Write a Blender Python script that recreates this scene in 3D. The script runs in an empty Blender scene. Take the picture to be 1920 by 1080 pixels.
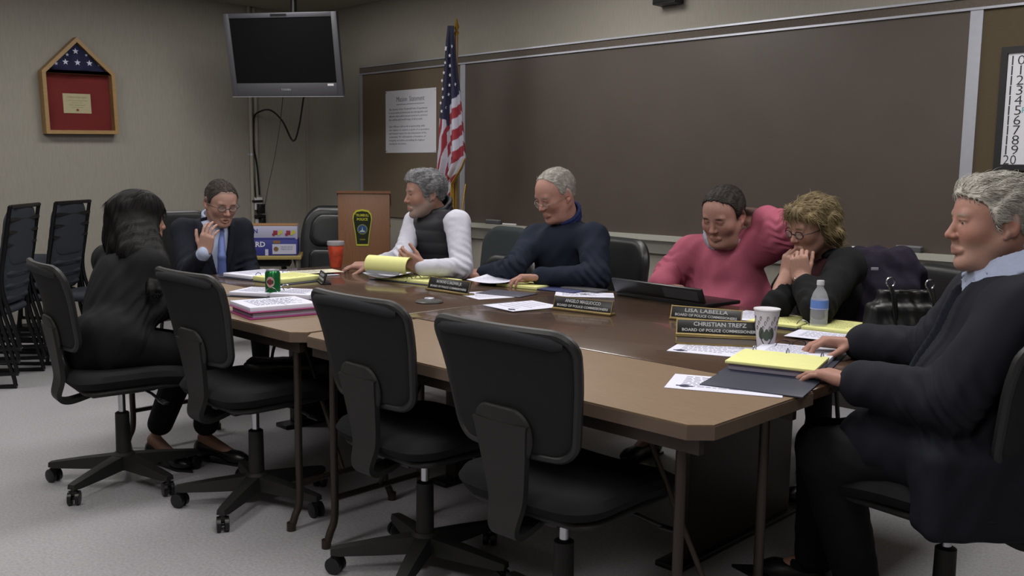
import bpy, bmesh, math, random
import numpy as np
from mathutils import Vector, Matrix
rnd = random.Random(7)
PI = math.pi
scene = bpy.context.scene
col = bpy.data.collections.new('meeting_room'); scene.collection.children.link(col)
# ------------------------------------------------------------------ camera calibration
FPX = 1740.0; EYE = 1.30
def _basis():
    a = np.array([-838-960, -(301-540), -FPX]); b = np.array([2670-960, -(343-540), -FPX])
    X = -a/np.linalg.norm(a); Y = b/np.linalg.norm(b); Y = Y - X*(X@Y); Y /= np.linalg.norm(Y)
    return np.stack([X, Y, np.cross(X, Y)])
R = _basis(); CAMP = np.array([0, 0, EYE])
def P(px, py, d):                       # point seen at a photo position, d metres in front of the camera
    return CAMP + R @ (np.array([px-960, -(py-540), -FPX])/FPX*d)
def Zp(px, py, z):                      # point on the horizontal plane z
    d = R @ np.array([px-960, -(py-540), -FPX]); return CAMP + d*((z-EYE)/d[2])
def Yp(px, py, y):
    d = R @ np.array([px-960, -(py-540), -FPX]); return CAMP + d*(y/d[1])
def Xp(px, py, x):
    d = R @ np.array([px-960, -(py-540), -FPX]); return CAMP + d*(x/d[0])
_r = np.array([R[0, 0], R[1, 0], 0]); _r /= np.linalg.norm(_r); _a = np.array([-_r[1], _r[0], 0])
def V(r, a, z=0.0): return _r*r + _a*a + np.array([0, 0, z])
def nrm(v): v = np.asarray(v, float); return v/np.linalg.norm(v)
# ------------------------------------------------------------------ materials
def lin(c):
    if isinstance(c, str):
        c = [int(c[i:i+2], 16)/255 for i in (0, 2, 4)]
    return tuple(x/12.92 if x <= .04045 else ((x+.055)/1.055)**2.4 for x in c)
MATS = {}
def mat(name, color, rough=.6, metal=0., noise=0., nscale=40., stretch=(1, 1, 1), bump=0., bscale=200., spec=.5, trans=0., alpha=1., emis=0., attr=False, coat=0., ior=1.45, dist=0.):
    if name in MATS: return MATS[name]
    m = bpy.data.materials.new(name); m.use_nodes = True
    nt = m.node_tree; b = nt.nodes['Principled BSDF']; N = nt.nodes.new; L = nt.links.new
    c = lin(color)
    b.inputs['Base Color'].default_value = (*c, 1); b.inputs['Roughness'].default_value = rough
    b.inputs['Metallic'].default_value = metal; b.inputs['Specular IOR Level'].default_value = min(spec, .25) if rough >= .8 else spec
    b.inputs['Transmission Weight'].default_value = trans; b.inputs['Alpha'].default_value = alpha
    b.inputs['Coat Weight'].default_value = coat; b.inputs['IOR'].default_value = ior
    if emis: b.inputs['Emission Color'].default_value = (*c, 1); b.inputs['Emission Strength'].default_value = emis
    tc = N('ShaderNodeTexCoord'); mp = N('ShaderNodeMapping'); mp.inputs['Scale'].default_value = stretch; L(tc.outputs['Object'], mp.inputs['Vector'])
    src = None
    if attr:
        at = N('ShaderNodeAttribute'); at.attribute_name = 'Col'; src = at.outputs['Color']
    if noise:
        tx = N('ShaderNodeTexNoise'); tx.inputs['Scale'].default_value = nscale; tx.inputs['Detail'].default_value = 5; tx.inputs['Distortion'].default_value = dist
        L(mp.outputs['Vector'], tx.inputs['Vector'])
        mr = N('ShaderNodeMapRange'); mr.inputs[1].default_value = .3; mr.inputs[2].default_value = .7; mr.inputs[3].default_value = 1-noise; mr.inputs[4].default_value = 1+noise
        L(tx.outputs['Fac'], mr.inputs[0])
        mx = N('ShaderNodeMix'); mx.data_type = 'RGBA'; mx.blend_type = 'MULTIPLY'; mx.inputs[0].default_value = 1
        mx.clamp_result = False
        if src: L(src, mx.inputs[6])
        else: mx.inputs[6].default_value = (*c, 1)
        L(mr.outputs[0], mx.inputs[7]); src = mx.outputs[2]
    if src: L(src, b.inputs['Base Color'])
    if bump:
        t2 = N('ShaderNodeTexNoise'); t2.inputs['Scale'].default_value = bscale; t2.inputs['Detail'].default_value = 3; L(mp.outputs['Vector'], t2.inputs['Vector'])
        bp = N('ShaderNodeBump'); bp.inputs['Strength'].default_value = bump; bp.inputs['Distance'].default_value = .002; L(t2.outputs['Fac'], bp.inputs['Height']); L(bp.outputs[0], b.inputs['Normal'])
    MATS[name] = m; return m
# ------------------------------------------------------------------ objects
def tag(o, label=None, cat=None, group=None, kind=None):
    if label: o['label'] = label
    if cat: o['category'] = cat
    if group: o['group'] = group
    if kind: o['kind'] = kind
    return o
def link(o, parent=None):
    col.objects.link(o)
    if parent is not None: o.parent = parent
    return o
def thing(name, label, cat, loc=(0, 0, 0), rz=0., group=None):
    o = bpy.data.objects.new(name, None); o.empty_display_size = .1; link(o); o.location = loc; o.rotation_euler = (0, 0, rz)
    return tag(o, label, cat, group)
def copy_tree(o, parent=None):
    c = o.copy(); link(c, parent)
    if parent is not None: c.matrix_parent_inverse = o.matrix_parent_inverse
    for ch in list(o.children): copy_tree(ch, c)
    return c
def place(o, loc, rz=0., label=None, group=None):
    o.location = loc; o.rotation_euler = (0, 0, rz)
    if label: o['label'] = label
    if group: o['group'] = group
    return o
class MB:
    """collects shapes, builds ONE mesh object (vertices given in parent space)"""
    def __init__(s): s.v = []; s.f = []; s.m = []; s.cm = 0; s.T = None
    def add(s, vs, fs):
        n = len(s.v)
        for v in vs:
            v = np.asarray(v, float)
            if s.T is not None: v = s.T[:3, :3] @ v + s.T[:3, 3]
            s.v.append(tuple(v))
        for f in fs: s.f.append(tuple(i+n for i in f)); s.m.append(s.cm)
        return s
    def box(s, c, size, M=None, bev=0., seg=2):
        bm = bmesh.new(); bmesh.ops.create_cube(bm, size=1)
        for v in bm.verts: v.co = Vector((v.co.x*size[0], v.co.y*size[1], v.co.z*size[2]))
        if bev: bmesh.ops.bevel(bm, geom=bm.edges[:], offset=min(bev, min(size)*.49), segments=seg, profile=.5, affect='EDGES')
        M = np.eye(3) if M is None else M
        bm.verts.index_update()
        s.add([np.asarray(c)+M@np.array(v.co) for v in bm.verts], [[v.index for v in f.verts] for f in bm.faces]); bm.free(); return s
    def bb(s, lo, hi, bev=0.):
        lo, hi = np.array(lo, float), np.array(hi, float); return s.box((lo+hi)/2, hi-lo, None, bev)
    def tube(s, pts, r, n=10, closed=False, cap=True, flat=1.):
        pts = [np.asarray(p, float) for p in pts]; m = len(pts); rs = r if isinstance(r, (list, tuple)) else [r]*m
        rings = []; ref = None
        for i, p in enumerate(pts):
            t = (pts[(i+1) % m]-pts[i-1]) if closed else (pts[min(i+1, m-1)]-pts[max(i-1, 0)])
            t = nrm(t)
            if ref is None: ref = np.array([0, 0, 1.]) if abs(t[2]) < .9 else np.array([1., 0, 0])
            u = nrm(np.cross(t, ref)); w = np.cross(u, t); ref = w
            rings.append([p+rs[i]*(math.cos(2*PI*k/n)*u+math.sin(2*PI*k/n)*w*flat) for k in range(n)])
        vs = [v for rg in rings for v in rg]; fs = []
        for i in range(m if closed else m-1):
            j = (i+1) % m
            for k in range(n): fs.append((i*n+k, i*n+(k+1) % n, j*n+(k+1) % n, j*n+k))
        if cap and not closed: fs += [tuple(range(n))[::-1], tuple((m-1)*n+k for k in range(n))]
        return s.add(vs, fs)
    def lathe(s, prof, c=(0, 0, 0), n=24, axis=None, cap=True):
        """prof: (radius, height)"""
        if axis is None: u, w, t = np.array([1., 0, 0]), np.array([0, 1., 0]), np.array([0, 0, 1.])
        else:
            t = nrm(axis); u = nrm(np.cross(t, [0, 0, 1.] if abs(t[2]) < .9 else [1., 0, 0])); w = np.cross(t, u)
        vs = []; fs = []; c = np.asarray(c, float)
        for r_, h in prof:
            for k in range(n): vs.append(c+t*h+r_*(math.cos(2*PI*k/n)*u+math.sin(2*PI*k/n)*w))
        for i in range(len(prof)-1):
            for k in range(n): fs.append((i*n+k, i*n+(k+1) % n, (i+1)*n+(k+1) % n, (i+1)*n+k))
        if cap: fs += [tuple(range(n))[::-1], tuple((len(prof)-1)*n+k for k in range(n))]
        return s.add(vs, fs)
    def prism(s, poly, z0, z1, M=None, c=(0, 0, 0)):
        """poly of (x,y) extruded z0..z1, placed by M (3x3) and c"""
        M = np.eye(3) if M is None else M; n = len(poly); c = np.asarray(c, float)
        vs = [c+M@np.array([x, y, z0]) for x, y in poly]+[c+M@np.array([x, y, z1]) for x, y in poly]
        return s.add(vs, [tuple(range(n))[::-1], tuple(range(n, 2*n))]+[(i, (i+1) % n, n+(i+1) % n, n+i) for i in range(n)])
    def quad(s, a, b, c, d): return s.add([a, b, c, d], [(0, 1, 2, 3)])
    def grid(s, fn, nu, nv, closeu=False):
        vs = [fn(i/(nu-(0 if closeu else 1)), j/(nv-1)) for j in range(nv) for i in range(nu)]; fs = []
        for j in range(nv-1):
            for i in range(nu if closeu else nu-1):
                k = (i+1) % nu; fs.append((j*nu+i, j*nu+k, (j+1)*nu+k, (j+1)*nu+i))
        return s.add(vs, fs)
    def panel(s, w, h, rad, t, mp, nc=6, edge=.5, rings=7):
        """pillow panel: rounded w x h outline, thickness t, mapped (u,v,t)->xyz by mp"""
        out = []
        for cx, cy, a0 in ((w/2-rad, h/2-rad, 0), (-w/2+rad, h/2-rad, 90), (-w/2+rad, -h/2+rad, 180), (w/2-rad, -h/2+rad, 270)):
            for k in range(nc+1):
                a = math.radians(a0+90*k/nc); out.append((cx+rad*math.cos(a), cy+rad*math.sin(a)))
        # subdivide long straight edges
        o2 = []
        for i, p in enumerate(out):
            q = out[(i+1) % len(out)]; d = math.hypot(q[0]-p[0], q[1]-p[1]); m = max(1, int(d/.05))
            for k in range(m): o2.append((p[0]+(q[0]-p[0])*k/m, p[1]+(q[1]-p[1])*k/m))
        out = o2; n = len(out)
        e = min(t*edge/min(w, h)*2, .4)
        prof = [(k/rings*(1-e), .5) for k in range(1, rings+1)]+[(1-e*.6, .46), (1-e*.2, .3), (1, 0), (1-e*.2, -.3), (1-e*.6, -.46)]+[(k/rings*(1-e), -.5) for k in range(rings, 0, -1)]
        vs = [mp(0, 0, t/2)]+[mp(x*s_, y*s_, tt*t) for s_, tt in prof for x, y in out]+[mp(0, 0, -t/2)]
        fs = [(0, 1+k, 1+(k+1) % n) for k in range(n)]
        for i in range(len(prof)-1):
            for k in range(n): fs.append((1+i*n+k, 1+(i+1)*n+k, 1+(i+1)*n+(k+1) % n, 1+i*n+(k+1) % n))
        L = len(vs)-1; b = 1+(len(prof)-1)*n
        fs += [(L, b+(k+1) % n, b+k) for k in range(n)]
        return s.add(vs, fs)
    def build(s, name, m, parent=None, smooth=True, loc=None, fix=True):
        me = bpy.data.meshes.new(name); me.from_pydata(s.v, [], s.f)
        ms = m if isinstance(m, (list, tuple)) else [m]
        for x in ms: me.materials.append(x)
        if len(ms) > 1: me.polygons.foreach_set('material_index', s.m)
        if fix:
            bm = bmesh.new(); bm.from_mesh(me); bmesh.ops.recalc_face_normals(bm, faces=bm.faces); bm.to_mesh(me); bm.free()
        if smooth:
            me.polygons.foreach_set('use_smooth', [True]*len(me.polygons))
            try: me.set_sharp_from_angle(angle=math.radians(38))
            except Exception: pass
        o = bpy.data.objects.new(name, me); link(o, parent)
        if loc is not None: o.location = loc
        return o
def struct(name, mb, m, **k):
    o = mb.build(name, m, smooth=False, **k); o['kind'] = 'structure'; return o
def rotz(a): return np.array([[math.cos(a), -math.sin(a), 0], [math.sin(a), math.cos(a), 0], [0, 0, 1]])
def frame(x, y):            # matrix with columns x, y, x cross y
    x = nrm(x); y = np.asarray(y, float); y = nrm(y-x*(x@y)); return np.stack([x, y, np.cross(x, y)], axis=1)
_tcache = {}
def text_into(mb, s, size, c, M, width=None, align='CENTER', depth=.0006, res=2, bold=0., shear=0.):
    """lettering as thin solid glyphs; local x along the writing, y up, M columns = x,y,normal"""
    cu = bpy.data.curves.new('t', 'FONT'); cu.body = s; cu.size = size; cu.align_x = align; cu.align_y = 'CENTER'; cu.resolution_u = res
    cu.extrude = depth/2; cu.offset = bold; cu.shear = shear
    ob = bpy.data.objects.new('t', cu); me = bpy.data.meshes.new_from_object(ob)
    vs = np.array([tuple(v.co) for v in me.vertices]) if len(me.vertices) else np.zeros((0, 3))
    if len(vs):
        sx = 1.
        if width: sx = width/max(1e-6, vs[:, 0].max()-vs[:, 0].min())
        vs[:, 0] *= sx
        mb.add([np.asarray(c)+M@v for v in vs], [tuple(p.vertices) for p in me.polygons])
    bpy.data.meshes.remove(me); bpy.data.objects.remove(ob); bpy.data.curves.remove(cu)
def star(mb, c, r, M, t=.001):
    pts = [(r*(1 if k % 2 == 0 else .4)*math.sin(k*PI/5), r*(1 if k % 2 == 0 else .4)*math.cos(k*PI/5)) for k in range(10)]
    n = 10; vs = [np.asarray(c)+M@np.array([0, 0, t])]+[np.asarray(c)+M@np.array([x, y, t]) for x, y in pts]
    mb.add(vs, [(0, 1+k, 1+(k+1) % n) for k in range(n)])
# ------------------------------------------------------------------ signed distance modelling (organic shapes)
def smin(a, b, k):
    h = np.clip(.5+.5*(b-a)/k, 0, 1); return b+(a-b)*h-k*h*(1-h)
def axis_pts(lo, hi, hc, ivs):
    x = lo; out = [x]
    while x < hi:
        st = hc
        for l, h, hf in ivs:
            if l-hc <= x <= h: st = min(st, hf)
        x += st; out.append(x)
    return np.array(out)
class SDF:
    def __init__(s): s.p = []; s.post = []
    def _add(s, fn, lo, hi, k, op): s.p.append((fn, np.array(lo), np.array(hi), k, op)); return s
    def cap(s, a, b, ra, rb=None, k=.02, op='u'):
        a, b = np.array(a, float), np.array(b, float); rb = ra if rb is None else rb; ab = b-a; L = max(ab@ab, 1e-12)
        def fn(X, Y, Z):
            x, y, z = X-a[0], Y-a[1], Z-a[2]
            t = np.clip((x*ab[0]+y*ab[1]+z*ab[2])/L, 0, 1)
            return np.sqrt((x-t*ab[0])**2+(y-t*ab[1])**2+(z-t*ab[2])**2)-(ra+(rb-ra)*t)
        m = max(ra, rb); return s._add(fn, np.minimum(a, b)-m, np.maximum(a, b)+m, k, op)
    def ell(s, c, r, M=None, k=.02, op='u'):
        c = np.array(c, float); r = np.array(r, float); M = np.eye(3) if M is None else M
        def fn(X, Y, Z):
            x, y, z = X-c[0], Y-c[1], Z-c[2]
            q = [(M[0, i]*x+M[1, i]*y+M[2, i]*z)/r[i] for i in range(3)]
            k0 = np.sqrt(q[0]**2+q[1]**2+q[2]**2)+1e-9; k1 = np.sqrt((q[0]/r[0])**2+(q[1]/r[1])**2+(q[2]/r[2])**2)+1e-9
            return k0*(k0-1)/k1
        e = np.sqrt((M**2)@(r**2)); return s._add(fn, c-e, c+e, k, op)
    def box(s, c, half, M=None, r=.01, k=.02, op='u'):
        c = np.array(c, float); h = np.array(half, float)-r; M = np.eye(3) if M is None else M
        def fn(X, Y, Z):
            x, y, z = X-c[0], Y-c[1], Z-c[2]
            q = [np.abs(M[0, i]*x+M[1, i]*y+M[2, i]*z)-h[i] for i in range(3)]
            return np.sqrt(sum(np.maximum(v, 0)**2 for v in q))+np.minimum(np.maximum(q[0], np.maximum(q[1], q[2])), 0)-r
        e = np.abs(M)@np.array(half, float); return s._add(fn, c-e, c+e, k, op)
    def cut(s, fn, k=.004): s.post.append(('cut', fn, k)); return s      # fn(X,Y,Z) < 0 is removed
    def disp(s, fn): s.post.append(('disp', fn, 0)); return s
    def mesh(s, hc=.008, fine=()):
        us = [p for p in s.p if p[4] == 'u']
        lo = np.min([p[1] for p in us], axis=0)-.03; hi = np.max([p[2] for p in us], axis=0)+.03
        ax = [axis_pts(lo[i], hi[i], hc, [(c[i]-r_, c[i]+r_, hf) for c, r_, hf in fine]) for i in range(3)]
        F = np.full([len(a) for a in ax], .08, np.float32)
        for fn, l, h, k, op in s.p:
            m = k+.022; sl = []
            for i in range(3):
                i0 = max(0, np.searchsorted(ax[i], l[i]-m)-1); i1 = min(len(ax[i]), np.searchsorted(ax[i], h[i]+m)+1); sl.append(slice(i0, max(i1, i0+1)))
            X, Y, Z = ax[0][sl[0]][:, None, None], ax[1][sl[1]][None, :, None], ax[2][sl[2]][None, None, :]
            d = fn(X, Y, Z); G = F[tuple(sl)]
            F[tuple(sl)] = smin(G, d, k) if op == 'u' else -smin(-G, d, k)
        X, Y, Z = ax[0][:, None, None], ax[1][None, :, None], ax[2][None, None, :]
        for kind, fn, k in s.post:
            if kind == 'cut': F = -smin(-F, fn(X, Y, Z), k)
            else: F = F+fn(X, Y, Z)
        return surface_nets(F, ax)
def surface_nets(F, ax):
    S = F < 0; c = [S[i:S.shape[0]-1+i, j:S.shape[1]-1+j, k:S.shape[2]-1+k] for i in (0, 1) for j in (0, 1) for k in (0, 1)]
    al = c[0].copy(); an = c[0].copy()
    for q in c[1:]: al &= q; an |= q
    act = an & ~al; I, J, K = np.nonzero(act); n = len(I)
    idm = np.full(act.shape, -1, np.int64); idm[I, J, K] = np.arange(n)
    pos = np.zeros((n, 3)); cnt = np.zeros(n)
    cs = [(i, j, k) for i in (0, 1) for j in (0, 1) for k in (0, 1)]
    for a in cs:
        for d in range(3):
            if a[d]: continue
            b = list(a); b[d] = 1
            fa = F[I+a[0], J+a[1], K+a[2]]; fb = F[I+b[0], J+b[1], K+b[2]]
            mk = (fa < 0) != (fb < 0); t = np.where(mk, fa/np.where(mk, fa-fb, 1), 0)
            pa = np.stack([ax[0][I+a[0]], ax[1][J+a[1]], ax[2][K+a[2]]], 1); pb = np.stack([ax[0][I+b[0]], ax[1][J+b[1]], ax[2][K+b[2]]], 1)
            pos += np.where(mk[:, None], pa+(pb-pa)*t[:, None], 0); cnt += mk
    pos /= np.maximum(cnt, 1)[:, None]
    quads = []
    for d in range(3):
        sa = [slice(1, -1)]*3; sa[d] = slice(0, -1); sb = [slice(1, -1)]*3; sb[d] = slice(1, None)
        A, B = S[tuple(sa)], S[tuple(sb)]
        i = np.argwhere(A != B)
        if not len(i): continue
        flip = A[tuple(i.T)]
        e = i+1; e[:, d] -= 1
        o1, o2 = (d+1) % 3, (d+2) % 3
        def cell(s1, s2):
            q = e.copy(); q[:, o1] -= s1; q[:, o2] -= s2; return idm[q[:, 0], q[:, 1], q[:, 2]]
        q = np.stack([cell(1, 1), cell(0, 1), cell(0, 0), cell(1, 0)], 1)
        q[~flip] = q[~flip][:, ::-1]; quads.append(q)
    return pos, np.concatenate(quads)
def np_mesh(name, pos, quads, m, parent=None, color=None):
    me = bpy.data.meshes.new(name); n, q = len(pos), len(quads)
    me.vertices.add(n); me.vertices.foreach_set('co', pos.astype(np.float32).ravel())
    me.loops.add(q*4); me.loops.foreach_set('vertex_index', quads.astype(np.int32).ravel())
    me.polygons.add(q); me.polygons.foreach_set('loop_start', np.arange(0, q*4, 4, dtype=np.int32))
    me.update(calc_edges=True); me.validate()
    me.polygons.foreach_set('use_smooth', np.ones(len(me.polygons), bool))
    me.materials.append(m)
    if color is not None:
        ca = me.color_attributes.new('Col', 'FLOAT_COLOR', 'POINT'); ca.data.foreach_set('color', np.concatenate([color, np.ones((n, 1))], 1).astype(np.float32).ravel())
    o = bpy.data.objects.new(name, me); link(o, parent); return o
_rs = np.random.RandomState(3); _K = _rs.normal(size=(10, 3)); _K /= np.linalg.norm(_K, axis=1)[:, None]; _PH = _rs.uniform(0, 6.28, 10)
def folds(amp, freq, dirv=None, seed=0, warp=.35):
    """cloth creases: ridged sines, stretched along dirv"""
    def fn(X, Y, Z):
        wx = np.sin(X*7.3+Z*6.1+seed)*warp+np.sin(Y*9.1-Z*5.3+seed*2)*warp*.7; out = 0
        for i in range(4):
            k = _K[(i+seed) % 10]
            if dirv is not None:
                d_ = nrm(dirv); k = k-d_*(k@d_)*.8; k = nrm(k)
            f = freq*(1+.45*i)
            out = out+np.abs(np.sin((X*k[0]+Y*k[1]+Z*k[2])*f+_PH[(i+seed) % 10]+wx*2.6))**1.5/(1+.4*i)
        return amp*(out/2.2-.6)
    return fn
# ================================================================== the room
WX = -7.59; WY = 5.0; CZ = 2.76; EX = 1.3; SY = -1.2
M_wall = mat('vinyl_wallcovering', '8d8981', .8, noise=.07, nscale=14, stretch=(9, 9, .9), bump=.25, bscale=260)
M_floor = mat('speckled_floor', '9d9ba0', .5, noise=.16, nscale=95, bump=.05, bscale=60)
M_ceil = mat('ceiling_tile', '8f8b7e', .9, noise=.05, nscale=120)
M_alu = mat('brushed_aluminium', 'a9abb6', .38, metal=.55, noise=.04, nscale=30)
M_board = mat('brown_chalkboard', '49403b', .42, noise=.06, nscale=3.5, bump=.06, bscale=500)
M_cork = mat('tan_cork', '5f5447', .9, noise=.12, nscale=260, bump=.2, bscale=400)
M_dark = mat('dark_plastic', '17171a', .45, noise=.05, nscale=60)
M_black = mat('black_plastic', '101012', .35)
M_white = mat('white_plastic', 'c9c9cc', .5)
M_steel = mat('chrome_steel', 'b9bbc0', .22, metal=1.)
M_text = mat('printed_ink', '1c1c22', .8)
struct('floor', MB().bb((WX-.1, SY-.1, -.1), (EX+.1, WY+.1, 0)), M_floor)
struct('ceiling', MB().bb((WX-.1, SY-.1, CZ), (EX+.1, WY+.1, CZ+.08)), M_ceil)
struct('wall_left', MB().bb((WX-.1, SY-.1, 0), (WX, WY+.1, CZ)), M_wall)
struct('wall_back', MB().bb((WX, WY, 0), (EX+.1, WY+.1, CZ)), M_wall)
struct('wall_right', MB().bb((EX, SY-.1, 0), (EX+.1, WY, CZ)), M_wall)
struct('wall_front', MB().bb((WX, SY-.1, 0), (EX, SY, CZ)), M_wall)
M_base = mat('rubber_baseboard', '2a2624', .6)
struct('baseboard_left', MB().bb((WX, SY, 0), (WX+.012, WY, .1)), M_base)
struct('baseboard_back', MB().bb((WX+.012, WY-.012, 0), (EX, WY, .1)), M_base)
# vertical seam strip of the wallcovering in the corner
struct('trim_1', MB().bb((WX+.002, WY-.022, .1), (WX+.022, WY-.002, CZ)), mat('corner_bead', '8b8678', .7))
# soffit in the corner (slanted drop of the ceiling above the television)
struct('trim_2', MB().prism([(WX, WY), (WX, 3.1), (WX+.25, 3.0), (WX+1.25, 4.75), (WX+1.3, WY)], CZ-.035, CZ), M_ceil)
# ------------------------------------------------------------------ ceiling lights (outside the frame, they light the room)
M_diff = mat('light_diffuser', 'fff9ee', .6, emis=2.2)
lights = [(-6.0, 1.2), (-6.0, 3.3), (-3.9, 1.9), (-3.7, 3.7), (-1.6, 1.6), (-1.2, 3.7), (-2.6, -.3), (.1, .4)]
first = None
for i, (x, y) in enumerate(lights):
    if first is None:
        first = thing('ceiling_light', '', 'ceiling light', group='recessed ceiling lights')
        MB().bb((-.31, -.62, -.012), (.31, .62, 0)).build('housing', M_white, first)
        MB().bb((-.28, -.59, -.02), (.28, .59, -.0125)).build('diffuser', M_diff, first)
        o = first
    else: o = copy_tree(first)
    place(o, (x, y, CZ), 0, 'rectangular fluorescent ceiling light, number hidden above the meeting tables')
    o['label'] = 'rectangular fluorescent light panel in the ceiling above the meeting room'
    for ch_ in [c for c in o.children if c.type == 'LIGHT']: bpy.data.objects.remove(ch_)
    L = bpy.data.lights.new('tube', 'AREA'); L.shape = 'RECTANGLE'; L.size = .55; L.size_y = 1.15
    L.energy = [15, 13, 15, 17, 18, 18, 16, 16][i]; L.color = (1, .98, .955)
    lo = bpy.data.objects.new('tube', L); link(lo, o); lo.location = (0, 0, -.03)
# ------------------------------------------------------------------ chalkboard
bx0, bx1, bz0, bz1 = Yp(873, 300, WY)[0], Yp(1812, 300, WY)[0], .905, 2.125
lx0 = Yp(684, 250, WY)[0]; rx1 = EX-.1
t = thing('chalkboard', 'long brown chalkboard in an aluminium frame on the back wall', 'chalkboard', (0, WY, 0))
MB().bb((bx0, -.022, bz0), (bx1, -.004, bz1)).build('writing_surface', M_board, t)
MB().bb((bx0-.035, -.03, bz0), (bx0+.02, -.002, bz1)).build('side_frame', M_alu, t)
MB().bb((bx1-.02, -.03, bz0), (bx1+.04, -.002, bz1)).build('side_frame', M_alu, t)
m = MB(); m.bb((bx0-.03, -.10, bz0-.022), (bx1+.03, -.002, bz0)); m.bb((bx0-.03, -.104, bz0-.03), (bx1+.03, -.098, bz0+.004))
m.prism([(-.002, bz0-.12), (-.03, bz0-.12), (-.07, bz0-.022), (-.002, bz0-.022)], bx0-.03, bx1+.03, np.array([[0, 0, 1], [1, 0, 0], [0, 1, 0]]))
m.build('chalk_tray', mat('tray_metal', 'a8a89f', .5, metal=.2), t)
cz1 = bz1; 
t = thing('cork_tackboard', 'tan tackboard left of the chalkboard holding the printed statement', 'tackboard', (0, WY, 0))
MB().bb((lx0, -.02, bz0), (bx0-.036, -.004, bz1)).build('cork_panel', M_cork, t)
MB().bb((lx0-.03, -.028, bz0-.03), (lx0, -.002, bz1)).build('frame', M_alu, t)
t = thing('cork_tackboard', 'tan tackboard right of the chalkboard behind the numbered whiteboard', 'tackboard', (0, WY, 0))
MB().bb((bx1+.041, -.02, bz0), (rx1, -.0005, bz1)).build('cork_panel', mat('olive_cork', '4d4435', .9, noise=.1, nscale=260, bump=.2, bscale=400), t)
t = thing('map_rail', 'long dark rail with two bright metal edges above the chalkboard', 'rail', (0, WY, 0))
MB().bb((lx0-.035, -.026, bz1), (rx1, -.002, bz1+.06)).build('rail_insert', mat('rail_cork', '57504a', .85, noise=.1, nscale=100), t)
MB().bb((lx0-.035, -.036, bz1+.055), (rx1, -.001, bz1+.066)).build('upper_edge', M_alu, t)
MB().bb((lx0-.035, -.036, bz1-.004), (rx1, -.001, bz1+.008)).build('lower_edge', M_alu, t)
def eraser(px, py, lab, ang=0):
    p = Yp(px, py, WY-.055); t = thing('chalkboard_eraser', lab, 'eraser', (p[0], WY-.055, bz0+.0005), ang)
    MB().box((0, 0, .012), (.13, .045, .022), None, .004).build('felt_pad', mat('grey_felt', '4a4a4e', .95), t)
    MB().box((0, 0, .029), (.13, .04, .012), None, .004).build('back', mat('eraser_back', '6e6e74', .6), t)
eraser(925, 412, 'grey felt eraser on the chalk tray behind the navy sweater man')
eraser(1705, 467, 'grey felt eraser on the chalk tray above the purple coat')
def marker(px, c, lab, nm):
    p = Yp(px, 455, WY-.07); t = thing('marker_pen', lab, 'marker', (p[0], WY-.075, bz0+.0085), .1)
    MB().tube([(-.06, 0, 0), (.035, 0, 0)], .0075).build('barrel', M_white, t)
    MB().tube([(.036, 0, 0), (.065, 0, 0)], .0082).build('cap', mat(nm, c, .5), t)
marker(1648, 'b04030', 'red-capped white marker on the chalk tray beside the eraser above the coat', 'red_cap')
marker(1620, 'b09a40', 'yellow-capped white marker on the chalk tray near the blonde woman', 'yellow_cap')
marker(955, 'c0c0c4', 'all-white marker on the chalk tray beside the left eraser', 'white_cap')
# ------------------------------------------------------------------ poster
MX = np.array([[1, 0, 0], [0, 0, -1], [0, 1, 0]], float)   # x right, y up, normal towards -Y
a0, a1 = Yp(727, 172, WY), Yp(822, 286, WY); pc = (a0+a1)/2; pw, ph = a1[0]-a0[0], a0[2]-a1[2]
t = thing('mission_poster', 'white printed statement sheet pinned to the left tackboard', 'poster', (pc[0], WY-.0225, pc[2]))
MB().bb((-pw/2, -.0012, -ph/2), (pw/2, 0, ph/2)).build('paper', mat('poster_paper', 'c3c3cd', .7, noise=.02, nscale=6), t)
m = MB(); text_into(m, 'Mission  Statement', .06, (0, -.0016, ph/2-.075), MX, width=.36, bold=-.0004)
m.bb((-.18, -.0022, ph/2-.118), (.18, -.0014, ph/2-.114))
lines = ['The mission of the Trumbull Police Department', 'is to provide professional, knowledgeable and', 'effective law enforcement services to protect', 'the safety and well being of all people.', '',
         'Our Officers will work in partnership with', 'our citizens to achieve a spirit of cooperation', 'and mutual respect for the betterment of the', 'community. We will maintain a foundation of', 'integrity and strive providing the highest', 'standards of service.']
for i, s in enumerate(lines):
    if s: text_into(m, s, .022, (-pw/2+.045, -.0016, ph/2-.155-.0285*i), MX, width=min(.52*len(s)/47, pw-.08), align='LEFT', res=1)
m.build('printed_text', mat('poster_ink', '55555f', .8), t, smooth=False)
m = MB()
for sx in (-1, 1):
    for sz in (-1, 1): m.lathe([(.005, 0), (.005, .004), (.002, .006)], (sx*(pw/2-.012), -.001, sz*(ph/2-.012)), 8, axis=(0, -1, 0))
m.build('push_pins', M_steel, t)
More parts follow.
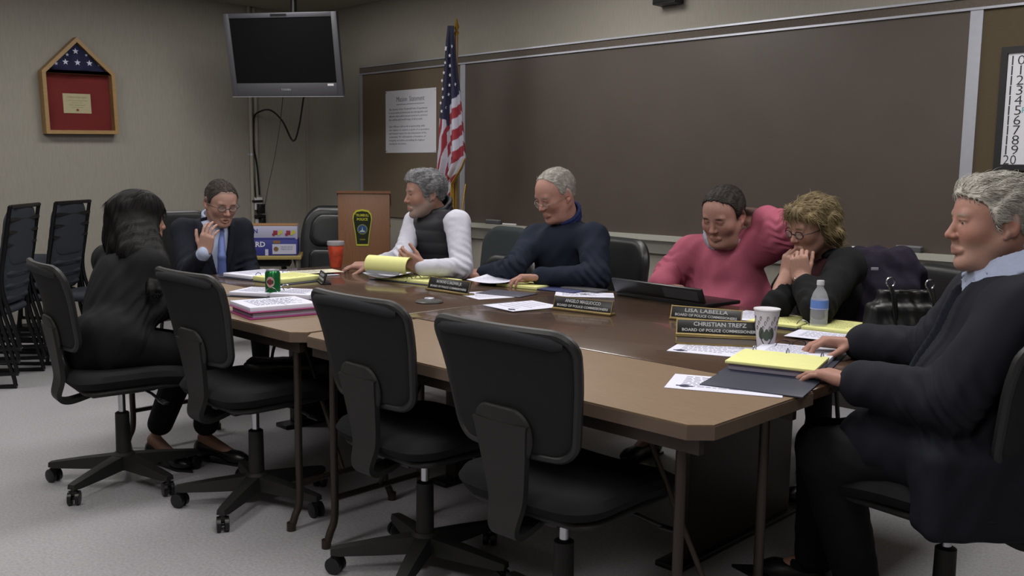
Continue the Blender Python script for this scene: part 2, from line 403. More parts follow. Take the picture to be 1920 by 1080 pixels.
# ------------------------------------------------------------------ numbered whiteboard (right)
w0 = Yp(1884, 92, WY)[0]; wz1, wz0 = Yp(1890, 90, WY)[2], Yp(1868, 320, WY)[2]
t = thing('numbered_whiteboard', 'black-framed whiteboard with handwritten numbers at the right edge', 'whiteboard', (w0, WY-.0225, 0))
ww = .92
MB().bb((.03, -.012, wz0+.03), (ww-.03, 0, wz1-.03)).build('writing_surface', mat('whiteboard_white', 'c9c9d2', .35), t)
m = MB()
m.bb((0, -.022, wz0), (.028, 0, wz1)); m.bb((ww-.028, -.022, wz0), (ww, 0, wz1)); m.bb((.028, -.022, wz0), (ww-.028, 0, wz0+.03)); m.bb((.028, -.022, wz1-.03), (ww-.028, 0, wz1))
m.build('frame', M_dark, t)
m = MB(); hh = (wz1-wz0-.09)/10.6
for i in range(11):
    z = wz1-.068-hh*i; s = str(10+i)
    text_into(m, s, .066, (.07, -.0128, z), MX, width=.058 if i != 1 else .045, bold=-.0006)
m.build('number_lettering', mat('black_marker_ink', '222226', .6), t, smooth=False)
m = MB(); text_into(m, 'Room', .04, (.105, -.0128, wz1-.068-hh*5), MX, align='LEFT'); text_into(m, 'Shift', .03, (.12, -.0128, wz1-.10), MX@np.array([[0, -1, 0], [1, 0, 0], [0, 0, 1]]), align='CENTER')
m.build('teal_lettering', mat('teal_marker_ink', '4f9a9c', .6), t, smooth=False)
# dark box high on the wall (only its lower edge shows)
p = Yp(1261, 11, WY)
t = thing('wall_speaker', 'small black box high on the back wall, its underside at the top edge', 'speaker', (p[0], WY, p[2]))
MB().bb((-.085, -.10, 0), (.085, -.001, .22), .006).build('cabinet', M_dark, t)
MB().bb((-.075, -.104, .01), (.075, -.1005, .21), .002).build('grille', M_black, t)
# ------------------------------------------------------------------ television on its ceiling mount
W_, H_ = .93, .63; yaw, tilt = -.2, .21
cp = P(531.8, 102.8, 7.2); n = V(math.sin(yaw), -math.cos(yaw)); sd = nrm(np.cross([0, 0, 1.], n)); n2 = n*math.cos(tilt)-np.array([0, 0, 1.])*math.sin(tilt); up = np.cross(n2, sd)
MT = np.stack([sd, up, n2], axis=1)
t = thing('television', 'grey flat screen television tilted down from its mount in the corner', 'television', tuple(cp))
M_bez = mat('grey_bezel', '4a4a50', .4, metal=.2)
m = MB()
def L3(x, y, z): return MT@np.array([x, y, z], float)
def lb(m, x0, y0, z0, x1, y1, z1, bev=.003): m.box(MT@np.array([(x0+x1)/2, (y0+y1)/2, (z0+z1)/2]), (x1-x0, y1-y0, z1-z0), MT, bev)
bt = .036; bbm = .10
lb(m, -W_/2, -H_/2, -.03, -W_/2+.045, H_/2, .012); lb(m, W_/2-.045, -H_/2, -.03, W_/2, H_/2, .012)
lb(m, -W_/2+.045, H_/2-bt, -.03, W_/2-.045, H_/2, .012); lb(m, -W_/2+.045, -H_/2, -.03, W_/2-.045, -H_/2+bbm, .012)
m.build('bezel', M_bez, t)
m = MB(); lb(m, -W_/2+.045, -H_/2+bbm, -.02, W_/2-.045, H_/2-bt, .004, 0); m.build('screen', mat('dark_screen', '0b0b0d', .25, spec=.3), t)
m = MB(); lb(m, -W_/2+.02, -H_/2+.02, -.09, W_/2-.02, H_/2-.02, -.031, .02); lb(m, -.25, -.2, -.13, .25, .2, -.09, .02); m.build('rear_housing', M_dark, t)
m = MB(); lb(m, -.07, H_/2-.026, .0121, .06, H_/2-.008, .0145, 0); m.build('top_badge', M_black, t)
m = MB(); text_into(m, 'TOSHIBA', .02, L3(-.005, -H_/2+.05, .0125), MT); m.build('maker_lettering', mat('silver_ink', '9a9aa2', .4), t, smooth=False)
m = MB(); lb(m, W_/2-.12, -H_/2+.078, .0121, W_/2-.07, -H_/2+.094, .013, 0); m.build('corner_sticker', M_white, t)
m = MB(); lb(m, -W_/2, -H_/2-.006, -.012, W_/2, -H_/2-.001, .012, 0); m.build('silver_lower_edge', M_alu, t)
m = MB(); b0 = L3(0, 0, -.13); top = np.array([b0[0], b0[1], CZ-cp[2]])-n*.02
m.tube([b0, b0-n*.07, top-n*.05+np.array([0, 0, -.001])], .024, 12); lb(m, -.12, -.12, -.15, .12, .12, -.13, 0); m.build('mount_arm', M_dark, t)
# conduits and cables on the left wall
def wallpipe(px, z0, z1, r, lab, nm='conduit_pipe', matl=None):
    p = Xp(px, 300, WX); t = thing(nm, lab, 'conduit', (WX+r+.001, p[1], 0))
    MB().tube([(0, 0, z0), (0, 0, z1)], r, 10).build('pipe', matl or mat('painted_conduit', '8f8b80', .6), t)
    m = MB()
    for z in (z0+.15, (z0+z1)/2, z1-.2): m.bb((-r, -r-.012, z-.01), (-r+.004, r+.012, z+.01)); m.tube([(0, 0, z-.01), (0, 0, z+.01)], r+.003, 10)
    m.build('pipe_strap', M_alu, t)
wallpipe(470, .1, CZ-.002, .017, 'straight cream conduit pipe running from floor to ceiling below the television')
p = Xp(480, 300, WX)
t = thing('cable_raceway', 'flat pale raceway beside the conduit below the television', 'raceway', (WX+.001, p[1], 0))
MB().bb((0, -.014, 1.02), (.018, .014, CZ-.04), .003).build('channel', mat('pale_raceway', '9d998e', .6), t)
MB().bb((0, -.04, .93), (.03, .04, 1.045), .004).build('outlet_box', M_white, t)
def cable(name, lab, pts, r, m=M_black):
    t = MB().tube(smooth_path(pts), r, 6).build(name, m); return tag(t, lab, 'cable')
def smooth_path(pts, n=8):
    pts = [np.asarray(p, float) for p in pts]; out = []
    for i in range(len(pts)-1):
        p0, p1, p2, p3 = pts[max(i-1, 0)], pts[i], pts[i+1], pts[min(i+2, len(pts)-1)]
        for k in range(n):
            u = k/n; out.append(.5*((2*p1)+(-p0+p2)*u+(2*p0-5*p1+4*p2-p3)*u*u+(-p0+3*p1-3*p2+p3)*u**3))
    return out+[pts[-1]]
cable('television_cable', 'thick black cable looping from the television down to the power strip',
      [P(570, 178, 7.55), P(560, 240, 7.65), P(549, 264, 7.75), P(530, 228, 7.95), P(508, 207, 8.1), P(488, 209, 8.3), Xp(476, 222, WX+.03), Xp(475, 270, WX+.03), Xp(482, 310, WX+.03), Xp(487, 366, WX+.04)], .008)
cable('thin_cable', 'thin black cord hanging beside the conduit behind the thick cable',
      [Xp(477, 215, WX+.025), Xp(474, 260, WX+.025), Xp(476, 330, WX+.025), Xp(480, 372, WX+.03)], .005)
cable('antenna_wire', 'thin grey wire hanging apart from the others to the right below the television',
      [P(531, 178, 7.7), P(524, 240, 7.9), P(514, 300, 8.1), P(504, 345, 8.3), Xp(497, 385, WX+.03)], .003, mat('grey_wire', '4c4a46', .6))
p = Xp(486, 390, WX+.03)
t = thing('power_adapter', 'black power adapter cluster plugged in low on the left wall', 'power adapter', (WX+.001, p[1], 0))
m = MB(); m.bb((.001, -.07, 1.0), (.05, .03, 1.02), .003); m.bb((.031, -.03, .9), (.085, .03, .985), .006); m.bb((.001, -.055, .86), (.06, .05, .885), .004); m.bb((.02, .0, .76), (.07, .045, .86), .006)
m.build('adapter_block', M_black, t)
MB().bb((.001, -.035, .76), (.02, -.002, .85), .003).build('paper_tag', M_white, t)
# ------------------------------------------------------------------ flag case on the left wall
p0 = Xp(80, 250, WX); p1 = Xp(215, 252, WX)
cy, cw = (p0[1]+p1[1])/2, p1[1]-p0[1]
MXL = np.array([[0, 0, 1], [1, 0, 0], [0, 1, 0]], float)  # x -> +Y, y -> Z, normal +X
t = thing('flag_display_case', 'oak pentagonal case with folded starred flag and red-matted certificate', 'display case', (WX+.001, cy, 1.555)); t.rotation_euler = (.03, 0, 0)
M_oak = mat('golden_oak', '8f7248', .45, noise=.15, nscale=22, stretch=(1, 1, 8), dist=1.)
h1, h2, T = .47, .735, .028; w2 = cw/2; DEP = .085
out = [(-w2, 0), (w2, 0), (w2, h1), (0, h2), (-w2, h1)]
def inset(q, d):
    n = len(q); r_ = []
    for i in range(n):
        a, b, c = np.array(q[i-1]), np.array(q[i]), np.array(q[(i+1) % n])
        e1, e2 = nrm(b-a), nrm(c-b); n1, n2 = np.array([-e1[1], e1[0]]), np.array([-e2[1], e2[0]])
        bis = nrm(n1+n2); r_.append(tuple(b+bis*d/max(.3, bis@n1)))
    return r_
inn = inset(out, T); m = MB()
for i in range(5):
    j = (i+1) % 5; m.prism([out[i], out[j], inn[j], inn[i]], 0, DEP, MXL)
m.build('oak_frame', M_oak, t)
m = MB(); m.prism([(-w2+T, h1-.012), (w2-T, h1-.012), (w2-T, h1+.012), (-w2+T, h1+.012)], .012, DEP-.006, MXL); m.build('divider_shelf', M_oak, t)
m = MB(); m.prism(inn, 0, .01, MXL); m.build('backing_panel', mat('case_backing', '3a2a20', .8), t)
m = MB(); m.prism([(-w2+T+.001, T), (w2-T-.001, T), (w2-T-.001, h1-.013), (-w2+T+.001, h1-.013)], .0105, .02, MXL); m.build('red_mat', mat('red_matboard', '6a2424', .8), t)
m = MB(); cc = (-.01, .235); m.prism([(cc[0]-.105, cc[1]-.075), (cc[0]+.105, cc[1]-.075), (cc[0]+.105, cc[1]+.075), (cc[0]-.105, cc[1]+.075)], .0205, .022, MXL)
ce = m.build('certificate', mat('cream_certificate', 'a8a283', .7), t)
m = MB()
def tl(s, sz, y, w): text_into(m, s, sz, MXL@np.array([cc[0], y, .0226]), MXL, width=w, res=1)
tl('Certificate of Appreciation', .016, cc[1]+.048, .15); tl('is hereby presented for display of this flag', .008, cc[1]+.022, .16); tl('flown in honor of the', .008, cc[1]+.006, .08); tl('Police Department', .011, cc[1]-.012, .12); tl('in grateful recognition', .007, cc[1]-.03, .09); tl('signed', .008, cc[1]-.055, .03)
m.build('certificate_lettering', mat('certificate_ink', '5a5648', .8), ce, smooth=False)
m = MB(); m.lathe([(.009, 0), (.009, .0012)], MXL@np.array([cc[0], cc[1]-.05, .0223]), 16, axis=(1, 0, 0)); m.build('red_seal', mat('seal_red', '7a2a22', .6), ce)
m = MB(); i3 = inset([(-w2+T, h1+.012), (w2-T, h1+.012), (w2-T+.0, h1+.013), (0, h2-T*1.3), (-w2+T, h1+.013)], .0)
tri = [(-w2+T+.006, h1+.0135), (w2-T-.006, h1+.0135), (0, h2-T*1.6)]
m.prism(tri, .0105, .05, MXL); fo = m.build('folded_flag', mat('navy_flag_cloth', '22243f', .9, noise=.15, nscale=60, bump=.3), t)
m = MB()
for x, y in ((-.004, .63), (-.085, .545), (.005, .545), (.095, .545)): star(m, MXL@np.array([x, y, .0505]), .025, MXL)
for x, y, r_ in ((-.155, .53, .016), (.168, .535, .012), (-.068, .60, .014), (.075, .605, .012)): star(m, MXL@np.array([x, y, .0505]), r_, MXL)
m.build('white_stars', mat('flag_white', 'c9c9d6', .8), fo, smooth=False)
m = MB(); m.prism(inn, DEP-.008, DEP-.006, MXL); m.build('glass_pane', mat('case_glass', 'ffffff', .03, trans=1., ior=1.1, spec=.4), t)
# ================================================================== tables
M_oaklam = mat('light_oak_laminate', '715d49', .45, noise=.17, nscale=16, stretch=(1.2, 14, 14), dist=1.4, spec=.5)
M_walnut = mat('dark_walnut_top', '45342a', .22, noise=.2, nscale=10, stretch=(1, 12, 12), dist=1.2, spec=.6, coat=.25)
M_edge = mat('brown_table_edge', '5b4c42', .5, noise=.06, nscale=30)
M_leg = mat('brown_steel_leg', '3a322e', .4, metal=.5)
TZ = .74
FRY0, FRY1 = 1.735, 2.255            # front row of light tables
def folding_table(x0, x1, label, rot=0.):
    t = thing('folding_table', label, 'table', ((x0+x1)/2, (FRY0+FRY1)/2, 0), rot)
    w, d = x1-x0, FRY1-FRY0; c = .045
    def oct_(e): return [(-w/2+c, -d/2+e), (w/2-c, -d/2+e), (w/2-e, -d/2+c), (w/2-e, d/2-e), (-w/2+e, d/2-e), (-w/2+e, -d/2+c)]
    MB().prism(oct_(.002), TZ-.004, TZ).build('tabletop', M_oaklam, t)
    MB().prism(oct_(0), TZ-.036, TZ-.0045).build('edge_band', M_edge, t)
    m = MB(); m.bb((-w/2+.03, -d/2+.03, TZ-.075), (w/2-.03, -d/2+.05, TZ-.037)); m.bb((-w/2+.03, d/2-.05, TZ-.075), (w/2-.03, d/2-.03, TZ-.037)); m.build('apron', M_leg, t)
    for sx in (-1, 1):
        x = sx*(w/2-.10)
        for sy in (-1, 1):
            y = sy*(d/2-.065)
            m = MB(); m.tube(smooth_path([(x, y, TZ-.06), (x, y, .3), (x, y, .11), (x, y+sy*.02, .05), (x, y+sy*.035, .012)]), .0135, 10); m.lathe([(.017, 0), (.017, .03)], (x, y+sy*.036, .0005), 10)
            m.build('leg', M_leg, t)
        m = MB(); m.tube([(x, -d/2+.065, .17), (x, d/2-.065, .17)], .011); m.tube([(x-sx*.015, 0, TZ-.06), (x-sx*.3, 0, TZ-.05)], .008); m.tube([(x, 0, .172), (x-sx*.28, 0, TZ-.06)], .008); m.build('brace', M_leg, t)
    return t
folding_table(-2.70, -1.09, 'light oak folding table across the front, paper and binder at its right end')
folding_table(-4.32, -2.72, 'light oak folding table at the left under the green can and purple binder')
# dark conference table behind (two halves meeting at a centre seam)
t = thing('conference_table', 'long dark walnut conference table with all the nameplates on it', 'table', (-2.82, 2.885, 0))
X0, X1, Y0, Y1 = -1.74, 1.72, -.62, .62
m = MB(); m.bb((X0, Y0, TZ-.03), (-.002, Y1, TZ), .004); m.build('tabletop', M_walnut, t)
m = MB(); m.bb((.002, Y0, TZ-.03), (X1, Y1, TZ), .004); m.build('tabletop', M_walnut, t)
for x in (-1.2, 0, 1.15):
    m = MB(); m.bb((x-.03, -.35, .02), (x+.03, .35, TZ-.031), .005); m.build('panel_leg', mat('dark_table_base', '241a15', .5), t)
    m = MB(); m.bb((x-.05, -.42, .0005), (x+.05, .42, .02), .004); m.build('foot', M_black, t)
m = MB(); m.bb((-1.17, -.012, .35), (1.12, .012, TZ-.05)); m.build('modesty_panel', MATS['dark_table_base'], t)
# ================================================================== office chairs
M_fab = mat('charcoal_mesh_fabric', '202021', .85, noise=.10, nscale=300, bump=.2, bscale=500)
M_seat = mat('black_seat_fabric', '17181a', .9, noise=.10, nscale=250, bump=.25, bscale=400)
M_shell = mat('chair_shell_plastic', '1c1c1c', .6, noise=.05, nscale=80)
M_trim = mat('chair_trim', '1c1c1d', .5)
M_pad = mat('top_roll_pad', '2a2c30', .8, noise=.06, nscale=150)
def office_chair(label, loc, rz):
    t = thing('office_chair', label, 'chair', loc, rz)
    m = MB(); m.lathe([(.045, .06), (.05, .075), (.045, .12), (.034, .13)], n=18)
    for k in range(5):
        a = 2*PI*k/5+.3; d = np.array([math.cos(a), math.sin(a), 0]); s = np.array([-d[1], d[0], 0]); vs = []
        for rr, hw, z0, z1 in ((.03, .032, .065, .12), (.16, .026, .062, .105), (.28, .021, .062, .088), (.305, .017, .066, .084)):
            for q in ((-1, z0), (1, z0), (.8, z1), (-.8, z1)): vs.append(d*rr+s*hw*q[0]+np.array([0, 0, q[1]]))
        fs = [(4*i+j, 4*i+(j+1) % 4, 4*i+4+(j+1) % 4, 4*i+4+j) for i in range(3) for j in range(4)]+[(0, 1, 2, 3), (12, 15, 14, 13)]
        m.add(vs, fs)
    base = m.build('star_base', M_shell, t)
    for k in range(5):
        a = 2*PI*k/5+.3; d = np.array([math.cos(a), math.sin(a), 0]); a2 = a+1.2+k; e = np.array([math.cos(a2), math.sin(a2), 0])
        m = MB(); c = d*.29+np.array([0, 0, .0285])
        for s_ in (-1, 1): m.lathe([(.018, -.009), (.028, -.007), (.028, .007), (.018, .009)], c+e*.014*s_, 16, axis=e)
        m.tube([c-e*.02, c+e*.02], .008); m.tube([c+np.array([0, 0, .028]), c+np.array([0, 0, .052])], .012, 8); m.box(c+np.array([0, 0, .02]), (.03, .03, .022), rotz(a2), .008)
        m.build('caster', M_black, t)
    MB().lathe([(.03, .12), (.028, .295), (.02, .3)], n=18).build('column_sleeve', M_shell, t)
    MB().lathe([(.0145, .3), (.0145, .395)], n=16).build('gas_cylinder', M_steel, t)
    m = MB(); m.box((0, -.01, .41), (.18, .26, .045), None, .012); m.build('tilt_mechanism', M_black, t)
    m = MB(); m.tube([(.08, .05, .41), (.2, .06, .405), (.27, .07, .39)], .006); m.box((.29, .075, .387), (.07, .025, .01), None, .004); m.build('lever', M_black, t)
    def seat(u, v, tt): 
        e = (abs(v-.0)/.24)**2
        return (u, v+.02, .468+tt-(.03*max(0, v)**2/.0576)+.012*(u/.24)**2)
    MB().panel(.49, .48, .09, .075, seat, edge=.8).build('seat', M_seat, t)
    m = MB(); m.panel(.44, .42, .07, .022, lambda u, v, tt: (u, v+.02, .433+tt)); m.build('seat_shell', M_shell, t)
    # backrest: local u across, v up; concave towards the sitter, leaning back
    def back(off, w0=1.):
        def f(u, v, tt):
            z = .765+v; lean = -.195-.02-.16*(z-.55)-.10*max(0, z-.8)**1.3*3
            tap = 1-.20*max(0, (.16-v))/.32
            return (u*tap, lean+.55*u*u+off-tt*1., z)
        return f
    MB().panel(.475, .32, .06, .032, back(0), nc=8, rings=9).build('backrest', M_fab, t)
    m = MB(); f = back(-.003)
    path = []
    for cx, cy, a0 in ((.178, .11, 0), (-.178, .11, 90), (-.178, -.11, 180), (.178, -.11, 270)):
        for k in range(7):
            a = math.radians(a0+15*k); path.append((cx+.06*math.cos(a), cy+.05*math.sin(a)))
    full = []
    for i, q in enumerate(path):
        r_ = path[(i+1) % len(path)]; d = math.hypot(r_[0]-q[0], r_[1]-q[1]); k_ = max(1, int(d/.04))
        for k in range(k_): full.append((q[0]+(r_[0]-q[0])*k/k_, q[1]+(r_[1]-q[1])*k/k_))
    m.tube([f(u, v, 0) for u, v in full], .013, 8, closed=True); m.build('backrest_frame', M_trim, t)
    m = MB(); f = back(-.004); m.tube([f(-.21+.42*i/14, .150-.012*abs(i-7)/7*abs(i-7)/7, 0) for i in range(15)], [.014]+[.021]*13+[.014], 10); m.build('top_roll', M_pad, t)
    # lumbar shell and curved support bracket
    f = back(-.024); m = MB(); m.panel(.23, .15, .07, .018, lambda u, v, tt: f(u, v-.115, tt), nc=8); m.build('lumbar_shell', M_shell, t)
    m = MB(); pts = smooth_path([f(0, -.08, 0), f(0, -.19, 0), np.array(f(0, -.29, 0))+[0, -.005, 0], (0, -.245, .40), (0, -.205, .375), (0, -.12, .392)])
    def sweep(i, w, th):
        p = np.array(pts[i]); q = nrm(np.array(pts[min(i+1, len(pts)-1)])-np.array(pts[max(i-1, 0)])); n_ = np.cross([1., 0, 0], q)
        return [p+np.array([w, 0, 0])+n_*th, p+np.array([-w, 0, 0])+n_*th, p+np.array([-w, 0, 0])-n_*th, p+np.array([w, 0, 0])-n_*th]
    N_ = len(pts); vs = []
    for i in range(N_):
        u = i/(N_-1); w = .062*(1-u)**1.5+.03
        vs += sweep(i, min(w, .1), .009)
    m.add(vs, [(4*i+j, 4*i+(j+1) % 4, 4*i+4+(j+1) % 4, 4*i+4+j) for i in range(N_-1) for j in range(4)]+[(0, 1, 2, 3), (4*N_-4, 4*N_-1, 4*N_-2, 4*N_-3)])
    m.build('back_support', M_shell, t)
    return t
ch = office_chair('charcoal office chair in the centre foreground, left of the two empty front ones', (-2.235, 1.90, 0), -.02)
c = copy_tree(ch); place(c, (-1.60, 1.86, 0), .03, 'charcoal office chair in the foreground nearest the table corner, empty')
c = copy_tree(ch); place(c, (-3.15, 1.82, 0), -.0, 'charcoal office chair directly right of the long-haired woman, empty')
c = copy_tree(ch); place(c, (-3.76, 1.56, 0), -.12, 'charcoal office chair with the long-haired woman in black sitting on it')
c = copy_tree(ch); place(c, (-.84, 2.575, 0), 1.42, 'charcoal office chair under the white-haired man at the right edge')
# boardroom chairs on the far side of the table (backs only show)
M_lea = mat('black_leather', '16171a', .42, noise=.1, nscale=40, bump=.15, bscale=120)
M_gre = mat('grey_green_upholstery', '2c3133', .8, noise=.08, nscale=200)
def guest_chair(label, loc, rz, mt, top=.93, w=.5, h=.44, nm='side_chair'):
    t = thing(nm, label, 'chair', loc, rz)
    MB().panel(w, .48, .08, .08, lambda u, v, tt: (u, v, .45+tt)).build('seat', mt, t)
    MB().panel(w, h, .13, .06, lambda u, v, tt: (u, -.25-.12*(v+h/2)+.35*u*u-tt, top-h/2+v), nc=8, rings=9).build('backrest', mt, t)
    for sx in (-1, 1):
        for sy in (-1, 1):
            MB().tube([(sx*(w/2-.05), sy*.2, .42), (sx*(w/2-.02), sy*.24, .0005)], .011).build('leg', M_black, t)
        MB().tube(smooth_path([(sx*(w/2-.05), -.2, .42), (sx*(w/2-.06), -.25, .5), (sx*(w/2-.08), -.27, .62)]), .012).build('back_post', M_black, t)
    return t
guest_chair('dark grey-green round-backed chair between the vest man and the navy sweater man', tuple(P(885, 440, 5.6)*[1, 1, 0]), PI-.1, M_gre, top=P(925, 428, 5.6)[2]+.0, w=.46, h=.46)
pn = P(1150, 460, 4.9); 
guest_chair('black chair behind the man in the navy sweater', (pn[0]-.12, pn[1]-.18, 0), PI-.25, M_lea, top=P(1150, 446, 4.95)[2], w=.56, h=.5)
guest_chair('black chair behind the man in the pink sweater', (-2.16, 4.02, 0), PI-.2, M_lea, top=.84, w=.5, h=.4)
guest_chair('black chair behind the grey-haired man in the dark vest', (-3.9, 3.72, 0), PI, M_lea, top=.80, w=.5, h=.4)
guest_chair('black chair behind the man in the suit and blue tie', (-5.22, 2.72, 0), -PI/2+.1, M_lea, top=P(452, 392, 5.6)[2]-.02, w=.48, h=.5)
# ------------------------------------------------------------------ black leather executive chair by the lectern
ec = P(612, 430, 7.15)
t = thing('executive_chair', 'black leather high-back executive chair left of the lectern', 'chair', (ec[0], ec[1], 0), PI/2+2.35)
M_lea2 = mat('worn_black_leather', '1b1d20', .35, noise=.08, nscale=30, bump=.1, bscale=90)
tz = P(610, 388, 7.15)[2]
def eb(u, v, tt):
    z = tz-.32+v; wd = 1-.28*max(0, v/.32)**2
    return (u*wd, -.24-.14*(z-.5)+.4*u*u-tt, z)
MB().panel(.52, .64, .12, .09, eb, nc=8, rings=9).build('backrest', M_lea2, t)
def eb2(u, v, tt): q = eb(u, v+.13, tt); return (q[0], q[1]+.05, q[2])
MB().panel(.36, .26, .09, .06, eb2, nc=8).build('headrest_cushion', M_lea2, t)
def eb3(u, v, tt): q = eb(u, v-.16, tt); return (q[0], q[1]+.05, q[2])
MB().panel(.36, .28, .05, .05, eb3).build('lumbar_cushion', M_lea2, t)
MB().panel(.52, .5, .1, .12, lambda u, v, tt: (u, v, .46+tt)).build('seat', M_lea2, t)
for sx in (-1, 1):
    m = MB(); m.tube(smooth_path([(sx*.26, -.2, .5), (sx*.31, -.18, .66), (sx*.31, 0, .68), (sx*.31, .16, .66), (sx*.27, .18, .48)]), .02); m.build('armrest', M_black, t)
m = MB(); m.lathe([(.03, .08), (.03, .4)])
for k in range(5):
    a = 2*PI*k/5; m.tube([(0, 0, .11), (.28*math.cos(a), .28*math.sin(a), .07)], [.03, .018]); m.lathe([(.026, -.012), (.026, .012)], (.29*math.cos(a), .29*math.sin(a), .0265), 12, axis=(math.sin(a), -math.cos(a), 0))
m.build('star_base', M_black, t)
# ------------------------------------------------------------------ lectern with police patch
q0, q1, q2 = P(634, 362, 6.9), P(730, 362, 6.9), None
fx = nrm((q1-q0)*[1, 1, 0]); fy = np.array([fx[1], -fx[0], 0])      # fy points to the viewer
lw = np.linalg.norm((q1-q0)[:2]); dep = .42; lz = q0[2]
MLc = np.stack([fx, -fy, [0, 0, 1]], axis=1)
cen = (q0+q1)/2*[1, 1, 0]
t = thing('lectern', 'brown wooden lectern with a police patch on its front panel', 'lectern', tuple(cen), math.atan2(fx[1], fx[0])+.12)
M_lec = mat('cherry_veneer', '6b4830', .4, noise=.13, nscale=12, stretch=(12, 12, 1.2), dist=.8)
lw *= 1.0
MB().bb((-lw/2, 0, .02), (lw/2, .02, lz), .002).build('front_panel', M_lec, t)
for sx in (-1, 1):
    m = MB(); y0_, y1_ = .0205, dep; x_ = sx*(lw/2-.009)
    m.add([(x_-.009, y0_, .02), (x_+.009, y0_, .02), (x_+.009, y1_, .02), (x_-.009, y1_, .02), (x_-.009, y0_, lz), (x_+.009, y0_, lz), (x_+.009, y1_, lz-.10), (x_-.009, y1_, lz-.10)], [(0, 3, 2, 1), (4, 5, 6, 7), (0, 1, 5, 4), (1, 2, 6, 5), (2, 3, 7, 6), (3, 0, 4, 7)])
    m.build('side_panel', M_lec, t)
m = MB(); m.add([(-lw/2-.008, -.012, lz), (lw/2+.008, -.012, lz), (lw/2+.008, dep+.01, lz-.105), (-lw/2-.008, dep+.01, lz-.105), (-lw/2-.008, -.012, lz+.018), (lw/2+.008, -.012, lz+.018), (lw/2+.008, dep+.01, lz-.087), (-lw/2-.008, dep+.01, lz-.087)], [(0, 3, 2, 1), (4, 5, 6, 7), (0, 1, 5, 4), (1, 2, 6, 5), (2, 3, 7, 6), (3, 0, 4, 7)])
m.build('slanted_top', M_lec, t)
MB().bb((-lw/2+.02, .03, .55), (lw/2-.02, dep-.01, .57)).build('inner_shelf', M_lec, t)
MB().bb((-lw/2-.015, -.015, .0005), (lw/2+.015, dep+.015, .0195), .003).build('plinth', M_lec, t)
m = MB(); m.box((lw/2+.006, .22, lz-.25), (.012, .09, .012), None, .003); m.build('side_handle', mat('brass', 'a08a50', .3, metal=.9), t)
MF = np.array([[1, 0, 0], [0, 0, -1], [0, 1, 0]], float)
pcx, pcz = -.012, lz-.255
def shield(s): return [(x*s, y*s) for x, y in ((-.045, -.135), (.045, -.135), (.052, -.06), (.072, .07), (.066, .105), (.045, .13), (.0, .138), (-.045, .13), (-.066, .105), (-.072, .07), (-.052, -.06))]
pt = MB().prism(shield(1.0), 0, .006, MF, (pcx, 0, pcz)).build('police_patch', mat('patch_yellow', 'a6a52c', .7), t)
MB().prism(shield(.90), .0062, .008, MF, (pcx, 0, pcz)).build('patch_field', mat('patch_green_black', '1e2418', .8), pt)
MB().lathe([(.038, 0), (.038, .0012)], (pcx, -.008, pcz-.012), 24, axis=(0, -1, 0)).build('seal_rim', mat('patch_olive', '6d7440', .8), pt)
MB().lathe([(.031, 0), (.031, .0012)], (pcx, -.0093, pcz-.012), 24, axis=(0, -1, 0)).build('seal_center', mat('patch_blue', '2c4470', .8), pt)
m = MB(); m.prism([(-.022, -.02), (.022, -.02), (.014, -.008), (-.014, -.008)], 0, .001, MF, (pcx, -.0106, pcz-.012)); m.prism([(-.005, -.008), (.005, -.008), (.0, .02)], 0, .001, MF, (pcx, -.0106, pcz-.012)); m.build('seal_figure', mat('patch_pale', '98a59a', .8), pt)
m = MB(); text_into(m, 'TRUMBULL', .026, (pcx, -.0086, pcz+.092), MF, width=.098, bold=.0006); text_into(m, 'POLICE', .026, (pcx, -.0086, pcz+.062), MF, width=.08, bold=.0006); text_into(m, 'CONN', .013, (pcx, -.0086, pcz-.088), MF, width=.04)
m.build('patch_lettering', MATS['patch_yellow'], pt, smooth=False)
# ------------------------------------------------------------------ side table with boxes
bc = P(490, 476, 6.75); 
t = thing('side_table', 'small yellow-topped side table under the cardboard boxes', 'table', (bc[0], bc[1], 0), 0)
sa = nrm(V(1, .18)); sb = np.array([-sa[1], sa[0], 0]); MS = np.stack([sa, sb, [0, 0, 1]], axis=1); stz = bc[2]
MB().box((0, .0, stz-.014), (.58, .34, .026), MS, .003).build('tabletop', mat('pine_top', '8f7d4c', .5, noise=.1, nscale=18, stretch=(2, 12, 12)), t)
MB().box((-.05, .03, stz-.06), (.42, .28, .05), MS, .003).build('drawer_frame', M_black, t)
for sx in (-1, 1):
    for sy in (-1, 1):
        p = MS@np.array([sx*.26, sy*.14, 0]); MB().tube([p+[0, 0, .0005], p+[0, 0, stz-.028]], .012).build('leg', mat('grey_leg', '6e6c64', .5, metal=.4), t)
MB().box(MS@np.array([.0, .0, .25])*[1, 1, 1], (.36, .28, .02), MS).build('lower_shelf', M_dark, t)
bw = .53
def carton(z, h, lab, cm, nm):
    t = thing('cardboard_box', lab, 'box', (bc[0], bc[1], z), 0, )
    MB().box((0, 0, h/2), (bw, .29, h), MS, .003).build('carton', cm, t); return t
M_blue = mat('blue_carton', '2b2f78', .6, noise=.03, nscale=10)
hb = 54*6.75/FPX; h1_ = hb*.55
def fpt(u, v): return MS@np.array([u, -.1455, v])
MFb = np.stack([sa, [0, 0, 1], -sb], axis=1)
t1 = carton(stz-.0005+.001, h1_, 'blue cardboard box with white capital letters, under the printed white box', M_blue, 'lower')
m = MB(); text_into(m, 'BLIZZARD', .052, fpt(-.078, h1_*.68), MFb, width=.235, bold=.001); m.build('white_lettering', M_white, t1, smooth=False)
m = MB(); m.box(fpt(.172, h1_*.4), (.165, .002, h1_*.62), MS); lb_ = m.build('shipping_label', mat('label_white', 'a9a9bd', .7), t1)
